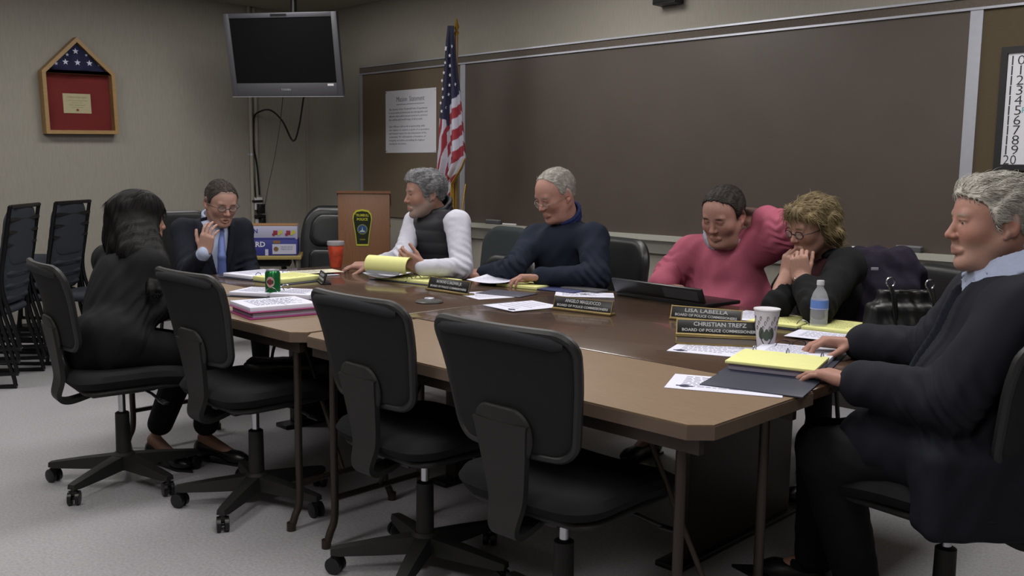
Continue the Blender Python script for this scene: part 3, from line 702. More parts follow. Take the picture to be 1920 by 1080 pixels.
m = MB(); m.lathe([(.017, 0), (.017, .001), (.010, .001)], fpt(.115, h1_*.4)+sb*-.0012, 16, axis=-sb)
m.build('round_logo', mat('logo_brown', '6a5030', .7), lb_)
m = MB(); text_into(m, 'PRODUCE OF', .016, fpt(.19, h1_*.52)-sb*.0012, MFb, width=.08, res=1); text_into(m, 'FRESH FRUIT', .014, fpt(.19, h1_*.38)-sb*.0012, MFb, width=.08, res=1); m.build('label_text', mat('grey_ink', '55556a', .8), lb_, smooth=False)
m = MB(); m.box(fpt(.12, h1_*.84), (.05, .002, .02), MS); m.build('hand_hole', mat('kraft_brown', '7a5a3c', .8), t1)
m = MB(); m.box(fpt(.05, h1_*.2), (.022, .002, .045), MS); m.build('white_tag', MATS['label_white'], t1)
t2 = carton(stz+h1_+.001, hb-h1_, 'white printed cardboard box on top of the blue one beside the suited man', mat('white_carton', '9a9ab2', .7), 'upper')
H2 = hb-h1_
m = MB(); text_into(m, 'LOON', .04, fpt(-.065, H2*.6), MFb, width=.11, bold=.0015); m.box(fpt(0, H2*.06), (.5, .002, .012), MS); m.build('blue_lettering', M_blue, t2, smooth=False)
for u in (.13, .22):
    m = MB(); m.box(fpt(u-.018, H2*.5), (.03, .0025, .032), MS, .001); m.lathe([(.011, 0), (.011, .002)], fpt(u-.03, H2*.36)-sb*.0005, 12, axis=-sb); m.build('red_logo_patch', mat('logo_red', '7a2038', .7), t2)
    m = MB(); m.lathe([(.014, 0), (.014, .002)], fpt(u+.02, H2*.55), 14, axis=-sb); m.lathe([(.009, 0), (.009, .002)], fpt(u+.005, H2*.4)-sb*.0025, 12, axis=-sb); m.build('yellow_logo_patch', mat('logo_yellow', 'a8a23c', .7), t2)
m = MB(); m.box((0, 0, H2+.003), (bw-.004, .285, .004), MS); m.build('kraft_flaps', MATS['kraft_brown'], t2)
# ------------------------------------------------------------------ stacked sled chairs along the left wall
M_up = mat('slate_upholstery', '2f333b', .85, noise=.08, nscale=200, bump=.15, bscale=300)
M_tub = mat('black_tube', '141417', .3, metal=.4)
def sled_chair(label, loc, rz, group=None):
    t = thing('stacking_chair', label, 'chair', loc, rz, group)
    for sx in (-1, 1):
        x = sx*.24
        MB().tube(smooth_path([(x, -.27, .84), (x, -.26, .80), (x, -.20, .42), (x, -.24, .2), (x, -.28, .03), (x, -.24, .0125), (x, .2, .0125), (x, .25, .04), (x, .22, .3), (x, .2, .42)], 5), .0125, 8).build('side_frame', M_tub, t)
    MB().tube([(-.24, -.27, .84), (.24, -.27, .84)], .0125, 8).build('top_rail', M_tub, t)
    MB().panel(.46, .46, .08, .05, lambda u, v, tt: (u, v, .445+tt)).build('seat', M_up, t)
    MB().panel(.44, .36, .1, .045, lambda u, v, tt: (u, -.235-.12*v+.3*u*u-tt, .66+v), nc=8).build('backrest', M_up, t)
    return t
def stack(px, D, n, rz, labs, dz=.075, group=None, scale=1.0):
    p = P(px, 560, D); o = sled_chair(labs[0], (p[0], p[1], 0), rz, group)
    for k in range(1, n):
        c = copy_tree(o); place(c, (p[0]+.012*k*math.sin(rz), p[1]-.012*k*math.cos(rz), dz*k), rz, labs[min(k, len(labs)-1)])
    return o
pos_ = ['bottom chair', 'second chair from the floor', 'third chair from the floor', 'top chair']
stack(62, 6.3, 4, PI-1.15+.35, [f'slate stacking chair, {q} of the stack behind the woman' for q in pos_], group='stack of upholstered chairs')
stack(-45, 5.6, 4, 2.5, [f'slate stacking chair, {q} in the stack cut by the left edge' for q in pos_], group='stack of chairs at the left edge')
p = P(185, 540, 6.3)
sled_chair('single black-framed stacking chair standing right of the stacks, behind the woman', (p[0], p[1], 0), 2.35)
# ------------------------------------------------------------------ flag on its pole
FY = 4.62
pt_ = Yp(856, 40, FY); t = thing('flag_stand', 'gold-tipped wooden flagpole standing in front of the tackboard', 'flagpole', (pt_[0], FY, 0))
pz = pt_[2]
MB().tube([(0, 0, .05), (0, 0, pz-.1)], .0125, 12).build('pole', mat('pole_wood', '6e5430', .35), t)
M_gold = mat('gold', 'b08a3c', .3, metal=.8)
MB().lathe([(.012, -.12), (.018, -.10), (.01, -.085), (.02, -.06), (.012, -.035), (.004, 0)], (0, 0, pz+.02), 14).build('finial', M_gold, t)
MB().lathe([(.14, .0005), (.14, .015), (.05, .05), (.02, .06)], n=24).build('base', M_gold, t)
# draped cloth: left/right outline (photo columns) against height, pleated in depth
rows = [(50, 850, 862), (80, 846, 864), (120, 843, 868), (170, 838, 875), (215, 832, 880), (260, 829, 884), (298, 827, 887), (315, 826, 880), (345, 825, 861), (385, 828, 860), (430, 830, 860), (480, 834, 860)]
def rowat(v):
    y = 50+430*v; ys = [r_[0] for r_ in rows]
    return y, np.interp(y, ys, [r_[1] for r_ in rows]), np.interp(y, ys, [r_[2] for r_ in rows])
NU, NV = 150, 300
CB, CR, CW = lin('20223c'), lin('832633'), lin('a9a9b8')
CG = lin('a8842e')
vs = np.zeros((NV, NU, 3)); cc_ = np.zeros((NV, NU, 3))
for j in range(NV):
    y, xl, xr = rowat(j/(NV-1)); A, B = Yp(xl, y, FY), Yp(xr, y, FY); wdt = (j/NV)**.6
    for i in range(NU):
        u = i/(NU-1)
        fold = .045*wdt*math.sin(u*PI*5.2+.6*math.sin(j*.012))+.02*wdt*math.sin(u*PI*11+1+j*.006)
        p = A+(B-A)*(u+.02*math.sin(u*PI*9+j*.01)*wdt); vs[j, i] = p+np.array([-.3*fold, -.055+fold*.8, 0])
        x = xl+(xr-xl)*u
        # pattern
        spl = 853+(y-240)*.02
        if x < spl-5: cant = y < 222+.2*(x-830); s_ = ((x-826)+(y-222)*.24)/8.5
        elif x < spl: cant = y < 236; s_ = (y+1.6*x-1510)/24.
        else: cant = y < 198-1.2*(x-853); s_ = (y+1.0*(x-853)-214)/20.5-1
        c_ = CB if cant else (CR if int(math.floor(s_)) % 2 else CW)
        fr = min(0.8*(886-x)+298, 1e9)
        if x > spl and ((296 < y < 346 and xr-x < 4.5) or (y >= 346 and xr-x < 4)): c_ = CG
        cc_[j, i] = c_
m = MB(); m.v = [tuple(v) for v in vs.reshape(-1, 3)]
for j in range(NV-1):
    for i in range(NU-1): m.f.append((j*NU+i, j*NU+i+1, (j+1)*NU+i+1, (j+1)*NU+i)); m.m.append(0)
fl = m.build('american_flag', mat('flag_cloth', 'ffffff', .75, attr=True, noise=.05, nscale=200)); tag(fl, 'hanging red, white and blue flag with gold fringe draped from the pole', 'flag')
ca = fl.data.color_attributes.new('Col', 'FLOAT_COLOR', 'POINT'); ca.data.foreach_set('color', np.concatenate([cc_.reshape(-1, 3), np.ones((NU*NV, 1))], 1).astype(np.float32).ravel())
sol = fl.modifiers.new('thickness', 'SOLIDIFY'); sol.thickness = .002
m = MB()
for x, y in ((851, 92), (858, 107), (858, 126), (856, 143), (839, 153), (855, 161), (866, 160), (845, 138), (843, 168), (845, 185), (837, 194), (853, 178), (843, 210), (850, 95), (860, 90), (848, 120), (849, 203)):
    v = (y-50)/430; yy, xl, xr = rowat(v); u = (x-xl)/(xr-xl); j = int(v*(NV-1)); i = max(1, min(NU-2, int(u*(NU-1))))
    p = vs[j, i]; tu = vs[j, i+1]-vs[j, i-1]; tv = vs[j-1, i]-vs[j+1, i]
    n_ = np.cross(tu, tv); n_ = nrm(n_); 
    if n_[1] > 0: n_ = -n_
    star(m, p+n_*.004, .016, frame(tu if abs(nrm(tu)[1]) < .99 else (1, 0, 0), tv), .001) if False else star(m, p+np.array([0, -.012, 0]), .0155, MX@rotz(.2*math.sin(x)), .002)
m.build('white_stars', mat('flag_white', 'c9c9d6', .8), fl, smooth=False)
m = MB(); m.tube(smooth_path([P(873, 345, 6.75), P(868, 380, 6.75), P(866, 400, 6.75)]), .006); m.lathe([(.012, 0), (.018, -.06)], P(866, 402, 6.75), 10); m.build('gold_tassel', M_gold, fl)
# ================================================================== things on the table
T0 = TZ+.0006
M_pap = mat('white_paper', 'c9c9da', .75, noise=.015, nscale=30)
M_yel = mat('yellow_pad_paper', 'cfcf8c', .75, noise=.02, nscale=30)
M_navy = mat('navy_cover', '23273a', .45, noise=.04, nscale=50)
M_ring = mat('binder_ring_steel', '9a9ca4', .25, metal=1.)
M_ink = mat('faint_print', '8a8aa0', .8)
def rect_frame(c0, c1, z, away=True):
    a, b = Zp(*c0, z), Zp(*c1, z); u = nrm((b-a)*[1, 1, 0]); v = np.array([-u[1], u[0], 0])
    return a, u, v
def sheet_mb(m, a, u, v, w, h, z, th=.0012, curl=0., n=8):
    def f(s, t_):
        p = a+u*w*s+v*h*t_; return np.array([p[0], p[1], z+curl*((s-.5)**2*4)*.5+curl*t_*t_*.5])
    b = len(m.v); m.grid(f, n, n); m.grid(lambda s, t_: f(s, t_)+[0, 0, th], n, n)
    N_ = n*n
    per = [(i) for i in range(n)]+[n-1+n*j for j in range(1, n)]+[n*n-1-i for i in range(1, n)]+[n*(n-1-j) for j in range(1, n-1)]
    for k in range(len(per)):
        p, q = per[k], per[(k+1) % len(per)]; m.f.append((b+p, b+q, b+N_+q, b+N_+p)); m.m.append(0)
def printing(m, a, u, v, w, h, z, rows=9, seed=0, x0=.12, x1=.88, y0=.12, y1=.85, lh=.004):
    r_ = random.Random(seed)
    for i in range(rows):
        y = y1-(y1-y0)*i/rows; x = x0; e = x1-r_.random()*.25
        while x < e:
            l = .03+r_.random()*.06
            c = a+u*w*(x+l/2)+v*h*y; m.box((c[0], c[1], z), (w*l*.9, lh, .0003), np.stack([u, v, [0, 0, 1]], axis=1)); x += l+.012
def sheet(lab, c0, c1, w=.216, h=.279, z=T0, curl=0., rows=9, seed=1, seal=None, nm='paper_sheet', cat='paper', mt=None, group=None):
    a, u, v = rect_frame(c0, c1, z); m = MB(); sheet_mb(m, a, u, v, w, h, z, curl=curl)
    o = m.build(nm, mt or M_pap); tag(o, lab, cat, group)
    if rows:
        m = MB(); printing(m, a, u, v, w, h, z+.0018+abs(curl)*.5, rows, seed); pr = m.build('printed_lines', M_ink, o, smooth=False)
    if seal:
        m = MB(); c = a+u*w*seal[0]+v*h*seal[1]; m.lathe([(.014, 0), (.014, .0004)], (c[0], c[1], z+.0019+abs(curl)*.5), 18); m.box((c[0], c[1], z+.0022+abs(curl)*.5), (.045, .007, .0004), np.stack([u, v, [0, 0, 1]], axis=1)); m.build('letterhead_seal', mat('seal_ink', '3a3a50', .8), o)
    return o
sheet('white letter with dark seal half under the navy folder at the table corner', (1245, 727), (1428, 743), .30, .18, seed=3, rows=7, seal=(.16, .2))
sheet('white letter in front of the front nameplate, left of the big yellow pad', (1250, 658), (1400, 672), .25, .20, seed=4, rows=7, seal=(.15, .12))
sheet('upper white sheet left of the second nameplate, tilted away', (898, 562), (975, 557), .216, .24, z=T0, seed=5, rows=6)
sheet('lower white sheet left of the second nameplate with a small seal at its corner', (905, 572), (960, 584), .216, .26, z=T0+.003, seed=6, rows=6, seal=(.8, .1))
sheet('white sheet behind the second nameplate with a dark clip mark', (1040, 556), (1130, 558), .27, .16, z=T0, seed=7, rows=5, seal=(.5, .6))
sheet('white sheet beyond the small end nameplate, near the red cup', (572, 519), (605, 517), .2, .25, z=T0, seed=8, rows=4)
sheet('loose white page under the vest man binder, curling up at his wrist', (680, 518), (705, 520), .216, .26, z=T0+.018, curl=.035, seed=9, rows=5)
# folders / tray items
def flat_box(nm, lab, cat, c, size, ang, mt, z=T0, bev=.002):
    p = Zp(*c, z); o = MB().box((0, 0, size[2]/2), size, None, bev).build(nm, mt); o.location = (p[0], p[1], z+.0002); o.rotation_euler = (0, 0, ang); return tag(o, lab, cat)
flat_box('folder', 'dark grey folder lying beside the upper white sheet, left of the second nameplate', 'folder', (950, 551), (.24, .16, .004), .2, mat('slate_cover', '3a3a48', .5))
flat_box('folder', 'long navy folder under the navy sweater man notepad', 'folder', (1040, 541), (.36, .2, .006), .1, mat('blue_cover', '2a3058', .5))
t = flat_box('tablet', 'grey tablet with a bright spot lying behind the second nameplate', 'tablet', (1095, 545), (.22, .09, .012), .05, mat('grey_gadget', '4c4a4e', .4))
# speaker puck
p = Zp(805, 567, T0)
t = thing('conference_microphone', 'round flat grey table microphone with a silver button', 'microphone', (p[0], p[1], T0))
MB().lathe([(.058, 0), (.060, .004), (.055, .009), (.03, .011)], n=32).build('disc_base', mat('grey_disc', '3e3c3a', .4), t)
MB().lathe([(.022, .011), (.022, .019), (.019, .021)], n=24).build('button', M_alu, t)
# nameplates
M_npb = mat('nameplate_black', '141416', .35); M_npg = mat('nameplate_gold', '8c7a50', .35, metal=.7); M_npw = mat('nameplate_letters', 'a9a9ae', .5)
def nameplate(lab, l0, r0, s1, s2, w, h=.052, rev=False, gold=True, stand=0.):
    a, b = Zp(*l0, TZ), Zp(*r0, TZ); u = nrm(b-a); n_ = np.array([u[1], -u[0], 0]); c = (a+b)/2
    t = thing('nameplate', lab, 'nameplate', (c[0], c[1], T0))
    up = nrm(np.array([0, 0, 1.])-n_*.35); nn = np.cross(u, up); Mp = np.stack([u, up, nn], axis=1)
    z0 = .006+stand
    m = MB(); m.box(n_*-.012+np.array([0, 0, .004]), (w, .05, .006), np.stack([u, -n_, [0, 0, 1]], axis=1), .001)
    m.box(np.array([0, 0, z0-.002])+nn*.003, (w, .008, .010), Mp, .001)
    if stand:
        for sx in (-1, 1): m.box(np.array([0, 0, .002+stand/2])+u*sx*(w/2-.003), (.005, stand-.002, .005), Mp, .001)
        m.box(np.array([0, 0, stand*.98])+nn*.004, (w, .004, .004), Mp)
        q_ = MB(); q_.box(np.array([0, 0, .002+stand/2]), (w-.01, stand-.004, .003), Mp); q_.build('stand_plate', mat('smoky_brown_plate', '4a3a2c', .3), t)
    m.build('brass_holder' if gold else 'holder', M_npg if gold else M_npb, t)
    pl = MB().box(up*(h/2+z0-.002)+nn*.002, (w-.004, h, .006), Mp, .001).build('plate', M_npb, t)
    if gold:
        m = MB()
        for sy in (0, 1): m.box(up*(z0+.001+sy*(h-.004))+nn*.0052, (w-.002, .003, .001), Mp)
        for sx in (-1, 1): m.box(up*(z0+h/2)+nn*.0052+u*sx*(w/2-.003), (.003, h, .001), Mp)
        m.build('gold_border', M_npg, pl)
    if not rev:
        m = MB(); text_into(m, s1, .019, up*(z0+h*.66)+nn*.0056, Mp, width=w*.60, bold=.0003); text_into(m, s2, .0135, up*(z0+h*.27)+nn*.0056, Mp, width=w*.86, bold=.0003)
        m.build('engraved_lettering', M_npw, pl, smooth=False)
    return t
nameplate('black nameplate farthest along the table, in front of the vest man, lettered RAYMOND', (800, 543), (880, 555), 'RAYMOND G. BALDWIN, JR.', 'BOARD OF POLICE COMMISSIONERS', .29, .06)
nameplate('black nameplate in the middle of the table, lettered ANGELO', (1040, 580), (1143, 592), 'ANGELO MAGLIOCCO', 'BOARD OF POLICE COMMISSIONERS', .28, .052)
nameplate('black nameplate lettered LISA, half behind the front nameplate and slanted', (1266, 599), (1380, 609), 'LISA LABELLA', 'BOARD OF POLICE COMMISSIONERS', .28, .05)
nameplate('front gold-edged black nameplate lettered CHRISTIAN beside the paper cup', (1272, 645), (1426, 652), 'CHRISTIAN TREFZ', 'BOARD OF POLICE COMMISSIONERS', .285, .052, stand=.028)
nameplate('small nameplate seen end-on beside the papers in front of the suited man', (592, 522), (612, 538), 'CHIEF', 'POLICE DEPARTMENT', .2, .05, gold=False)
# binders
def ring(m, c, u, r, z, half=1.):
    pts = [c+u*r*math.cos(a)+np.array([0, 0, z+r*1.15*math.sin(a)]) for a in np.linspace(0, PI*half, 12)]
    m.tube(pts, .0022, 6)
def open_binder(lab, c0, c1, w=.27, h=.29, th=.02, left=M_pap, right=M_pap, cover=M_navy, z=T0, rr=.024, seedv=1, nm='ring_binder', cat='binder', pagew=None):
    a, u, v = rect_frame(c0, c1, z); a = a*[1, 1, 0]; t = thing(nm, lab, cat, (a[0], a[1], z)); O = np.zeros(3); Mx = np.stack([u, v, [0, 0, 1]], axis=1)
    MB().box(u*w+v*h/2+np.array([0, 0, .0015]), (2*w+.05, h+.01, .003), Mx, .001).build('cover', cover, t)
    for k, (mt, off) in enumerate(((left, 0), (right, 1))):
        m = MB(); cx = u*(w*.5+off*w)+v*h/2
        m.box(cx+np.array([0, 0, .0035+th/2]), (w*.93, h*.96, th*(1 if k else .8)), Mx, .002); pg = m.build('page_stack', mt, t)
        m = MB(); printing(m, O+u*(w*(.05+off)), u, v, w*.9, h, .0035+th*(1 if k else .95)+.0006, 10, seedv+k); m.build('printed_lines', M_ink if mt is M_pap else mat('pad_rules', 'b5b57c', .8), pg, smooth=False)
    m = MB(); m.box(u*w+v*h/2+np.array([0, 0, .006]), (.022, h*.9, .004), Mx, .001)
    for q in (.18, .5, .82): ring(m, u*w+v*h*q, u, rr, .004)
    m.build('ring_mechanism', M_ring, t)
    return t
open_binder('open binder of white and yellow pages in front of the suited man', (415, 520), (505, 531), .24, .27, .022, M_pap, M_yel, rr=.03, seedv=11)
open_binder('open binder with tall rings behind the green can on the light table', (425, 556), (505, 560), .20, .2, .02, M_pap, M_pap, mat('grey_binder', '2c2c34', .5), rr=.034, seedv=14)
sheet('white and cream loose pages fanned out right of the suited man binder', (545, 515), (620, 511), .3, .16, z=T0+.012, seed=22, rows=6, mt=mat('cream_paper', 'c0bda6', .75))
# purple/pink binder stack at the front-left
a, u, v = rect_frame((452, 594), (572, 592), T0); Mx = np.stack([u, v, [0, 0, 1]], axis=1); pp = (Zp(452, 598, T0)+Zp(575, 592, T0))/2+v*.12
t = thing('pink_binder', 'thick pink and purple binder of white tabbed pages lying on the left light table', 'binder', (pp[0], pp[1], T0))
pu = nrm(Zp(572, 590, T0)-Zp(452, 600, T0)); pv = np.array([-pu[1], pu[0], 0]); Mx = np.stack([pu, pv, [0, 0, 1]], axis=1)
M_pink = mat('pink_cover', '9a3a72', .4); M_pur = mat('purple_cover', '6c4a8e', .35)
m = MB(); m.box((0, 0, .002), (.30, .25, .004), Mx, .001); m.box((0, 0, .026), (.30, .25, .003), Mx, .001); m.build('pink_cover', M_pink, t)
m = MB(); m.box(np.array([0, 0, .014]), (.27, .23, .020), Mx, .002); m.build('page_stack', mat('page_edges', '9a93a6', .8, noise=.15, nscale=8, stretch=(1, 1, 120)), t)
m = MB(); m.box(pu*.142+np.array([0, 0, .015]), (.014, .25, .028), Mx, .006); m.build('purple_spine', M_pur, t)
m = MB(); m.box(-pu*.01+np.array([0, 0, .036]), (.27, .23, .016), Mx, .001); tp = m.build('upper_pages', M_pap, t)
m = MB(); printing(m, -pu*.135-pv*.11, pu, pv, .26, .22, .0446, 9, 31); m.box(np.array([0, 0, .0446]), (.002, .22, .0004), Mx); m.build('printed_lines', M_ink, tp, smooth=False)
m = MB(); m.box(pu*.128+np.array([0, 0, .034]), (.012, .24, .018), Mx, .005); m.build('purple_edge', M_pur, t)
# big binder at the right with the yellow pad
a, u, v = rect_frame((1345, 700), (1480, 735), T0)
p = Zp(1420, 705, T0)
t = thing('ring_binder', 'open navy binder with large yellow pad before the white-haired man on the right', 'binder', (p[0], p[1], T0), 0)
bu = nrm(Zp(1520, 713, T0)-Zp(1345, 693, T0)); bv = np.array([-bu[1], bu[0], 0]); Mb = np.stack([bu, bv, [0, 0, 1]], axis=1)
MB().box(bv*.22+bu*.03+np.array([0, 0, .002]), (.27, .50, .004), Mb, .001).build('cover', M_navy, t)
m = MB(); m.box(bv*.125+bu*.03+np.array([0, 0, .014]), (.24, .20, .018), Mb, .001); m.build('page_stack', mat('page_edges', '9a93a6', .8), t)
m = MB(); m.box(bv*.122+bu*.027+np.array([0, 0, .0275]), (.25, .215, .008), Mb, .0015); m.build('yellow_pad', M_yel, t)
m = MB(); m.box(bv*.345+bu*.03+np.array([0, 0, .012]), (.235, .20, .014), Mb, .001); pg = m.build('white_pages', M_pap, t)
m = MB(); printing(m, bv*.25-bu*.08, bu, bv, .22, .19, .0194, 8, 41); m.build('printed_lines', M_ink, pg, smooth=False)
m = MB(); m.box(bv*.236+bu*.03+np.array([0, 0, .008]), (.23, .022, .008), Mb, .002)
for q in (-.07, .03, .13):
    pts = [bu*q+bv*(.236+.024*math.cos(a_))+np.array([0, 0, .012+.03*math.sin(a_)]) for a_ in np.linspace(0, PI, 12)]; m.tube(pts, .002, 6)
m.build('ring_mechanism', M_ring, t)
flat_box('folder', 'navy folder sticking out under the big yellow-pad binder at the table corner', 'folder', (1425, 721), (.27, .20, .0045), math.atan2(bu[1], bu[0])-.02, mat('dark_grey_blue_cover', '2c2f3e', .5))
# blonde woman's folder: yellow pad and white sheets, ring binder
p = Zp(1440, 598, T0)
open_binder('open binder with yellow pad in front of the blonde woman, behind the paper cup', (1395, 608), (1480, 618), .21, .25, .014, M_yel, M_yel, M_navy, rr=.026, seedv=51)
sheet('white page pile on a dark clipboard behind the water bottle', (1470, 630), (1560, 640), .30, .17, z=T0+.006, seed=52, rows=6)
sheet('white handwritten page behind the LISA nameplate, before the pink sweater', (1350, 596), (1405, 602), .22, .26, z=T0+.001, seed=53, rows=7)
# vest man's binder and curled yellow pad
open_binder('open binder of yellow paper under the vest man hands', (700, 524), (765, 531), .22, .2, .014, M_yel, M_yel, mat('slate_binder', '3c4254', .45), rr=.022, seedv=61)
A, B = P(693, 512, 4.80), P(775, 512, 4.66)
t = thing('legal_pad', 'yellow legal pad whose pages the vest man curls back with his hand', 'notepad', (0, 0, 0))
cu_ = nrm((B-A)*[1, 1, 0]); cn = np.array([cu_[1], -cu_[0], 0]); Wd = .26; A0 = np.array([A[0], A[1], TZ+.035])
def curl(s, q, off=0.):
    a_ = -.6+q*4.4; r_ = .048+off
    return A0+cu_*Wd*s+np.array([0, 0, .042])+cn*(-r_*math.cos(a_)*.9)*1.0+np.array([0, 0, r_*math.sin(a_)*1.05])
m = MB(); m.grid(lambda s, q: curl(s, q), 12, 22); m.grid(lambda s, q: curl(s, q, -.004), 12, 22); m.build('curled_page', M_yel, t, fix=False)
m = MB(); m.box(A0+cu_*Wd*.45+cn*.03+np.array([0, 0, .032]), (Wd*.8, .003, .062), np.stack([cu_, -cn, [0, 0, 1]], axis=1)@np.array([[1, 0, 0], [0, math.cos(.5), math.sin(.5)], [0, -math.sin(.5), math.cos(.5)]])); m.build('cardboard_backing', mat('grey_card', '77787c', .8), t)
# navy man's pad
a, u, v = rect_frame((880, 530), (950, 534), T0)
sheet('white page held up at its corner by the navy sweater man', (875, 528), (950, 534), .22, .2, z=T0+.016, curl=.02, seed=71, rows=5)
flat_box('notepad', 'yellow notepad under the navy sweater man folded hand', 'notepad', (985, 537), (.24, .16, .014), .15, M_yel)
# ------------------------------------------------------------------ cups, can, bottle
p = Zp(630, 501, T0)
t = thing('iced_drink_cup', 'clear plastic cup of red and orange drink near the lectern', 'cup', (p[0], p[1], T0))
M_clr = mat('clear_plastic', 'f4f4f6', .08, trans=.95, ior=1.15)
MB().lathe([(.031, 0), (.033, .003), (.046, .125), (.048, .127)], n=28).build('cup_wall', mat('orange_red_cup', 'b8472f', .35, noise=.45, nscale=22), t)
MB().lathe([(.0482, .1275), (.050, .135), (.049, .15), (.047, .152)], n=28).build('plastic_rim', mat('rim_plastic', '8d8a90', .25), t)
p = Zp(512, 556, T0)
t = thing('soda_can', 'green soda can with a round pink emblem standing on the light table', 'can', (p[0], p[1], T0))
MB().lathe([(.024, 0), (.033, .008), (.033, .105), (.028, .115)], n=32).build('can_body', mat('green_can', '1f6a3a', .25, metal=.6, noise=.1, nscale=20), t)
MB().lathe([(.0282, .1155), (.0282, .1205), (.025, .1205), (.024, .117)], n=32).build('silver_lid', M_alu, t)
vd = nrm(-(p-CAMP)*[1, 1, 0]); vs_2 = np.array([-vd[1], vd[0], 0])
def cyl_patch(m, r0, a0, z0, ra, rz, n=20):
    vs2 = []
    for k in range(n):
        q = 2*PI*k/n; a_ = a0+ra*math.cos(q)/r0; vs2.append((vd*math.cos(a_)+vs_2*math.sin(a_))*r0+np.array([0, 0, z0+rz*math.sin(q)]))
    c_ = (vd*math.cos(a0)+vs_2*math.sin(a0))*(r0+.0003)+np.array([0, 0, z0]); m.add([c_]+vs2, [(0, 1+k, 1+(k+1) % n) for k in range(n)])
m = MB(); cyl_patch(m, .0336, -.35, .068, .019, .024); m.build('round_emblem', mat('can_pink', 'b28a92', .5), t, fix=False)
m = MB(); cyl_patch(m, .0341, -.35, .068, .009, .014); m.build('emblem_centre', mat('can_maroon', '6a2a34', .5), t, fix=False)
p = Zp(1435, 653, T0)
t = thing('paper_cup', 'white paper cup with brown vine print and green leaf beside the front nameplate', 'cup', (p[0], p[1], T0))
CH = .128; r0c, r1c = .027, .041
MB().lathe([(r0c, 0), (r1c, CH), (r1c-.0015, CH), (r0c-.001, .004)], n=40, cap=False).build('cup_wall', mat('cup_white', 'b9b5bb', .6), t)
MB().lathe([(r1c-.001, CH-.002), (r1c+.0022, CH), (r1c+.0015, CH+.0035), (r1c-.0015, CH+.002)], n=40).build('rolled_rim', mat('cup_rim', 'c6c4cc', .5), t)
MB().lathe([(r1c-.006, CH-.015), (.0005, CH-.0149)], n=24).build('coffee', mat('coffee', '2a1a10', .15), t)
vd = nrm(-(p-CAMP)*[1, 1, 0]); vs_2 = np.array([-vd[1], vd[0], 0])
def cpt(a_, z, o=.0006): r_ = r0c+(r1c-r0c)*z/CH+o; return (vd*math.cos(a_)+vs_2*math.sin(a_))*r_+np.array([0, 0, z])
def cline(m, fn, n=18, r_=.0008): m.tube([cpt(*fn(k/(n-1))) for k in range(n)], r_, 4)
vine = []
for k in range(14):
    a0 = -1.3+k*.2; z0 = .085+.018*math.sin(k*2.1)
    m = MB(); cline(m, lambda q: (a0+.10*math.cos(q*5.5)*(1-q*.6), z0+.010*math.sin(q*5.5)*(1-q*.6)))
    m.build('vine_curl', mat('vine_brown', '4a3a40', .7), t)
for a0, z0 in ((-.45, .05), (.05, .045), (.5, .05)):
    m = MB(); n_ = 16; vs2 = [cpt(a0+.28*math.sin(2*PI*k/n_)*(1-.35*math.cos(2*PI*k/n_)), z0+.020*math.cos(2*PI*k/n_)+.004, .001) for k in range(n_)]
    m.add([cpt(a0, z0, .0012)]+vs2, [(0, 1+k, 1+(k+1) % n_) for k in range(n_)]); m.build('green_leaf', mat('leaf_green', '6f8f62' if a0 == .05 else '3f4a3c', .7), t, fix=False)
for s_ in (-1, 1):
    m = MB(); cline(m, lambda q: (.05+s_*(.08+.5*math.sin(q*2.4)), .012+.05*q), r_=.0014); m.build('stem_swirl', mat('vine_dark', '2a2a2c', .7), t)
p = Zp(1534, 619, T0)
t = thing('water_bottle', 'small clear plastic water bottle with a blue label', 'bottle', (p[0], p[1], T0))
prof = [(.024, 0), (.030, .004), (.0315, .012), (.0305, .03), (.0315, .036), (.0305, .045), (.0315, .052), (.0318, .085), (.0318, .125), (.031, .132), (.024, .158), (.0125, .178), (.0118, .19)]
prof = [(r_*.98, z*.88) for r_, z in prof]
MB().lathe(prof, n=32, cap=True).build('bottle_shell', mat('bottle_plastic', 'f4f6ff', .1, trans=.78, ior=1.12, spec=.9), t)
MB().lathe([(.0316, .078), (.0316, .112)], n=32, cap=False).build('blue_label', mat('label_blue', '5d7cc0', .5, noise=.08, nscale=30), t)
MB().lathe([(.0321, .079), (.0321, .083)], n=32, cap=False).build('label_stripe', mat('label_pale', 'a0a4c4', .5), t)
MB().lathe([(.0135, .166), (.0135, .18), (.0125, .183)], n=24).build('white_cap', mat('cap_white', 'b5b5bc', .5), t)
# ------------------------------------------------------------------ laptop in front of the pink sweater man (seen from behind the screen)
A, B = P(1143, 543, 4.32), P(1338, 571, 3.86)
A[2] = B[2] = TZ; lu = nrm(B-A); ln = np.array([lu[1], -lu[0], 0]); lc = (A+B)/2
t = thing('open_laptop', 'black laptop with its lid half open in front of the pink sweater man', 'laptop', (lc[0], lc[1], T0))
wL = min(np.linalg.norm(B-A), .52)
Ml = np.stack([lu, -ln, [0, 0, 1]], axis=1)
MB().box(-ln*.12+np.array([0, 0, .009]), (wL, .24, .016), Ml, .004).build('keyboard_base', M_black, t)
lup = nrm(np.array([0, 0, 1.])*.45+ln*1.0); 
lid_n = np.cross(lu, lup); Mlid = np.stack([lu, lup, lid_n], axis=1)
MB().box(np.array([0, 0, .02])+nrm(np.array([0, 0, 1.])*.85-ln*(-.5))*0+nrm(np.array([0, 0, .9])-ln*.43*-1)*.035, (wL, .07, .012), frame(lu, nrm(np.array([0, 0, .9])+ln*.43)), .003).build('lid', mat('laptop_lid', '141418', .35), t)
